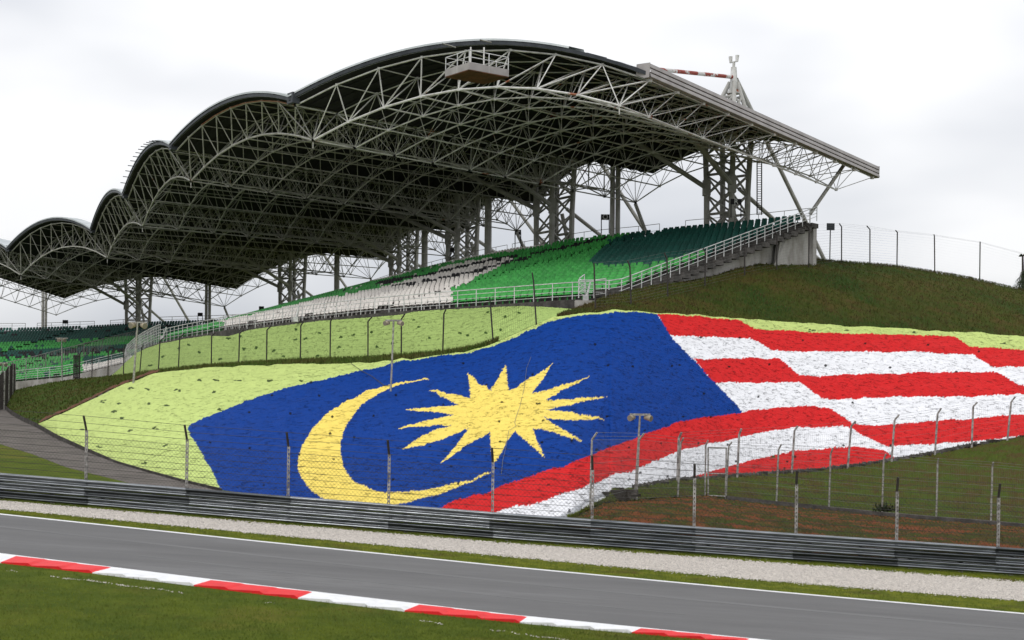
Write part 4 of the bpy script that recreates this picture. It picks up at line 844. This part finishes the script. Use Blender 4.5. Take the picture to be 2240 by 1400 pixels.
# ------------------------------------------------------------------ signs
def letter_obj(ch, size, parent, loc, yaw):
    cu = bpy.data.curves.new('letter', 'FONT'); cu.body = ch; cu.size = size; cu.extrude = .01; cu.align_x = 'CENTER'; cu.align_y = 'CENTER'; cu.offset = .012
    o = bpy.data.objects.new('letter_tmp', cu); sc.collection.objects.link(o); dg = bpy.context.evaluated_depsgraph_get(); me = bpy.data.meshes.new_from_object(o.evaluated_get(dg)); bpy.data.objects.remove(o)
    me.materials.clear(); me.materials.append(m_letter); o = bpy.data.objects.new('letter', me); sc.collection.objects.link(o); o.parent = parent; o.location = loc; o.rotation_euler = (R(90), 0, yaw); return o
signs = [('R', 1610, 441, 24, 12, 470, 109, 'black sign board lettered R behind the dark teal top row'), ('Q', 1324, 475, 19, 12, 505, 116, 'black sign board lettered Q above the green top row'), ('P', 1133, 508, 14, 11, 540, 126, 'black sign board lettered P left of the second lattice tower'),
         ('', 989, 547, 9, 9, 575, 136, 'tiny dark sign board beside the third lattice tower'), ('', 572, 674, 11, 8, 690, 168, 'tiny dark sign board above the long cream rows'), ('', 438, 688, 11, 8, 705, 182, 'tiny dark sign board beside the thin double column'), ('', 143, 704, 12, 8, 722, 196, 'tiny dark sign board above the far dark rows at the left')]
for ch, x, y, w_, h_, yb, D, lab in signs:
    s_ = D / F; c = P(x, y, D); r_ = thing('section_sign', lab, 'sign', P(x, yb, D), 'section sign boards along the top of the stands')
    mb = MB(); mb.box(c, w_ * s_, .08, h_ * s_); mb.build('board', m_board, r_)
    for q in (-1, 1):
        mb = MB(); mb.bar(P(x + q * w_ * .45, yb + 6, D), P(x + q * w_ * .45, y, D), .04, 4); mb.build('leg', m_board, r_)
    if ch: letter_obj(ch, h_ * s_ * 1.25, r_, tuple(c - np.array(r_.location) + np.array([0, -.06, 0])), 0)
r_ = thing('square_sign', 'square dark sign on a thin post on the hill crest beside the stand', 'sign', P(1815, 571, 111.5)); D = 111.5
mb = MB(); mb.box(P(1817, 496, D), .62, .06, .55); mb.build('board', m_gutter, r_); mb = MB(); mb.bar(P(1815, 573, D), P(1817, 490, D) + [0, .06, 0], .045, 6); mb.build('post', m_postdark, r_)

# ------------------------------------------------------------------ floodlight poles
def lightpole(label, base, top, D, two=True, sc_=1.0, lamps=((-1, -.35), (1, -.1))):
    b = P(*base, D); t = P(*top, D); root = thing('floodlight_pole', label, 'light pole', b, 'floodlight poles on the slopes')
    mb = MB(); mb.bar(b - [0, 0, .2], t, .06 * sc_, 8, .048 * sc_, caps=True); mb.build('pole', m_post, root)
    mb = MB(); mb.box(t + [0, 0, .02], 1.0 * sc_, .08, .08); mb.build('crossbar', m_post, root)
    for sx, dy in lamps:
        mb = MB(); c = t + np.array([sx * .42 * sc_, -.02, -.14 * sc_]); dv = np.array([sx * .45, dy - .3, -.1]); dv /= np.linalg.norm(dv)
        mb.bar(c - dv * .22 * sc_, c + dv * .16 * sc_, .11 * sc_, 12, .15 * sc_, caps=True); h = mb.build('lamp_housing', m_beige, root)
        mb = MB(); mb.bar(c + dv * .162 * sc_, c + dv * .168 * sc_, .13 * sc_, 12, caps=True); mb.bar(c, t + np.array([sx * .42 * sc_, 0, .02]), .03, 5); mb.build('lens', m_glass, h)
    return root
lightpole('grey pole with two beige floodlights standing on the crescent tip', (855, 847), (861, 702), 68, sc_=.8)
lightpole('grey pole with two beige floodlights beside the rubble in front of the blue field', (1389, 1086), (1400, 908), 54.4, sc_=.78)
lightpole('leaning grey floodlight pole at the pale slope edge by the curved railing', (292, 833), (301, 706), 92, sc_=1.25, lamps=((-.6, -.35), (.75, -.1)))
lightpole('small distant floodlight pole in front of the far green seats', (136, 829), (135, 740), 148, sc_=1.3, lamps=((-.4, -.35), (.5, -.1)))
lightpole('floodlight pole cut off by the left picture edge', (4, 872), (5, 794), 150, sc_=1.3, lamps=((-.5, -.35), (.6, -.1)))
# cable lying over the slope
def on_slope(x, y):
    xs_ = np.interp(x, np.linspace(79.5, 2515, NX), np.arange(NX)); i = int(xs_); j = int(np.argmin(np.abs(pyy[i] - y))); return S[i, j]
mb = MB(); pts = [on_slope(x, y) + [0, -.02, .04] for x, y in ((770, 797), (790, 812), (815, 826), (840, 843), (855, 847))]; mb.poly(pts, .018, 4); o = mb.build('cable', m_wire); tag(o, 'thin dark cable lying from the terrace edge to the crescent pole', 'cable')
mb = MB(); pts = [on_slope(x, y) + [0, -.02, .04] for x, y in ((1162, 783), (1153, 810), (1148, 850), (1138, 890), (1130, 915), (1126, 928), (1130, 936), (1114, 945), (1109, 975), (1100, 1010), (1098, 1040))]; mb.poly(pts, .008, 4); o = mb.build('cable', m_wirelight); tag(o, 'thin cable running down over the yellow star', 'cable')

# dark fence at the left edge and gate panel
lf = thing('corner_fence', 'dark slatted fence at the left picture edge before the far stand', 'fence', G(6, 925))
f0 = [(P(-12, 932, 120), 3.9), (P(8, 905, 128), 3.6), (P(18, 880, 140), 3.4), (P(27, 864, 152), 3.2), (P(32, 858, 160), 3.0)]
mb = MB(); mb2 = MB()
for (a, h), (b_, h2) in zip(f0[:-1], f0[1:]):
    for q in range(9):
        t = q / 9; p = a + (b_ - a) * t; mb.bar(p - [0, 0, 1], p + [0, 0, h], .05, 4)
    for z in (.3, 1.2, 2.1, 2.9): mb.bar(a + [0, 0, z], b_ + [0, 0, z], .04, 4)
mb.build('slats', m_postdark, lf)
for p, h in f0:
    mb2 = MB(); mb2.bar(p - [0, 0, 1], p + [0, 0, h + .2], .12, 6); mb2.build('post', m_post, lf)
gp = thing('fence_gate', 'tall narrow dark mesh gate before the far stand', 'gate', P(168, 828, 147))
mb = MB()
for x in (161, 164, 167, 170, 173): mb.bar(P(x, 829, 147), P(x + 1, 777, 147), .06, 4)
for y in (778, 800, 826): mb.bar(P(160, y, 147), P(175, y, 147), .07, 4)
mb.build('frame', m_postdark, gp)

# ------------------------------------------------------------------ tree at the right edge
tr = thing('tree', 'dark drooping tree behind the hill at the right picture edge', 'tree', P(2240, 660, 140))
mb = MB(); tb = P(2240, 700, 140); tt = P(2237, 558, 140); mb.bar(tb, tt, .22, 6, .09); mb.build('trunk', m_bark, tr)
mb = MB()
for k in range(2600):
    t = rng.uniform() ** .8; z = P(2240, 592 + 70 * t, 140)[2]; wd = .25 + 1.9 * t; a = rng.uniform(0, 6.28); rr_ = wd * rng.uniform(.2, 1)
    p = np.array([tb[0] + rr_ * math.cos(a), tb[1] + rr_ * math.sin(a), z + rng.normal() * .1]); d = np.array([math.cos(a) * .16, math.sin(a) * .16, -rng.uniform(.15, .42)]); s_ = np.array([-math.sin(a), math.cos(a), 0]) * .035
    mb.add([p, p + s_ + d * .5, p + d, p - s_ + d * .5], [(0, 1, 2, 3)])
for k in range(60):
    a = rng.uniform(0, 6.28); p = tt.copy(); d = np.array([math.cos(a) * .4, math.sin(a) * .4, rng.uniform(-.2, .15)]); s_ = np.array([0, 0, .05]); mb.add([p, p + s_ + d * .5, p + d, p - s_ + d * .5], [(0, 1, 2, 3)])
mb.build('crown', m_leaf, tr)

# ------------------------------------------------------------------ grass blades (crest, verges, near lawn) and weeds
def blades(name, pts, h, m, wd=.012, n_per=1):
    n = len(pts); P0 = np.array(pts); a = rng.uniform(0, 6.28, n); hh = rng.uniform(.5, 1.3, n) * h; lx = rng.normal(0, .35, n) * hh; ly = rng.normal(0, .35, n) * hh
    w_ = np.stack([np.cos(a) * wd, np.sin(a) * wd, np.zeros(n)], 1); tip = P0 + np.stack([lx, ly, hh], 1)
    V = np.stack([P0 - w_, P0 + w_, tip], 1).reshape(-1, 3); me = bpy.data.meshes.new(name); me.from_pydata(V.tolist(), [], np.arange(3 * n).reshape(-1, 3).tolist()); me.materials.append(m)
    o = bpy.data.objects.new(name, me); sc.collection.objects.link(o); struct(o, 'stuff'); return o
m_blade = mat('grass_blades', (.14, .175, .016), .9, 0, (.085, .12, .012), .9, col3=(.13, .11, .03), scale3=.5, lo3=.52, hi3=.7)
m_bladel = mat('lawn_blades', (.060, .11, .012), .9, 0, (.085, .075, .018), .35)
m_bladeh = mat('hill_blades', (.062, .086, .012), .9, 0, (.075, .052, .018), .7)
pts = []
for i in range(9000):
    x = rng.uniform(1600, 2515); y, D = HC(x); p = P(x, y, D) + np.array([0, rng.uniform(-1.0, .3), -.05]); pts.append(p)
blades('crest_grass', pts, .16, m_bladeh, .02)
ii = rng.integers(0, S5.shape[0], 26000); jj = rng.uniform(0, 58, 26000); j0 = jj.astype(int); fr = (jj - j0)[:, None]; fi = rng.uniform(0, 1, (26000, 1)); i1 = np.minimum(ii + 1, S5.shape[0] - 1)
pts = (S5[ii, j0] * (1 - fr) + S5[ii, j0 + 1] * fr) * (1 - fi) + (S5[i1, j0] * (1 - fr) + S5[i1, j0 + 1] * fr) * fi
blades('hill_tufts', pts, .14, m_bladeh, .035)
kn_ = curve(KN); pts = []
for i in range(60000):
    x = rng.uniform(-200, 2440); y0_ = kn_(x)[0]; y = y0_ + (1440 - y0_) * rng.uniform() ** .9
    if y <= y0_ + .3: continue
    pts.append(G(x, y, 0))
blades('near_grass', pts, .035, m_blade, .006)
pts = []
for i in range(26000):
    x = rng.uniform(-200, 2440)
    if i % 2: y = curve(GB)(x)[0] + (curve(TF)(x)[0] - curve(GB)(x)[0]) * rng.uniform(0, .97)
    else: y = rbc(x)[0] + (gt(x)[0] - rbc(x)[0]) * rng.uniform(-.3, 1.0)
    pts.append(G(x, y, 0))
blades('verge_grass', pts, .045, m_blade, .007)
i = rng.integers(0, S6.shape[0] - 1, 14000); j = rng.integers(0, S6.shape[1] - 1, 14000); f_ = rng.uniform(0, 1, (14000, 1)); pts = S6[i, j] * (1 - f_) + S6[i + 1, j + 1] * f_
blades('bank_grass_tufts', pts, .10, m_blade, .012)
i = rng.integers(0, S4.shape[0] - 1, 16000); j = rng.integers(0, S4.shape[1] - 1, 16000); f_ = rng.uniform(0, 1, (16000, 1)); g_ = rng.uniform(0, 1, (16000, 1)); pts = (S4[i, j] * (1 - f_) + S4[i + 1, j] * f_) * (1 - g_) + (S4[i, j + 1] * (1 - f_) + S4[i + 1, j + 1] * f_) * g_
blades('lawn_tufts', pts, .16, m_bladel, .05)
i = rng.integers(0, S3.shape[0] - 1, 9000); j = rng.integers(0, S3.shape[1] - 1, 9000); f_ = rng.uniform(0, 1, (9000, 1)); pts = S3[i, j] * (1 - f_) + S3[i + 1, j + 1] * f_
blades('terrace_tufts', pts, .22, m_bladel, .03)
i = rng.integers(0, S7.shape[0] - 1, 9000); j = rng.integers(0, S7.shape[1] - 1, 9000); f_ = rng.uniform(0, 1, (9000, 1)); pts = S7[i, j] * (1 - f_) + S7[i + 1, j + 1] * f_
blades('soil_bank_tufts', pts, .07, m_bladeh, .010)
mb = MB(); c = P(1937, 1118, 60.5)
for k in range(420):
    a = rng.uniform(0, 6.28); e = rng.uniform(.1, 1.4); L = rng.uniform(.1, .42); d = np.array([math.cos(a) * math.cos(e), math.sin(a) * math.cos(e), math.sin(e)]) * L; p = c + d * rng.uniform(.2, 1) + np.array([rng.normal() * .25, 0, -.05]); s_ = np.array([-math.sin(a), math.cos(a), 0]) * .03
    mb.add([p, p + s_ + d * .2, p + d * .4, p - s_ + d * .2], [(0, 1, 2, 3)])
o = mb.build('weed_bush', m_leaf); tag(o, 'small dark bush at the foot of the thin fence on the brown bank', 'bush')
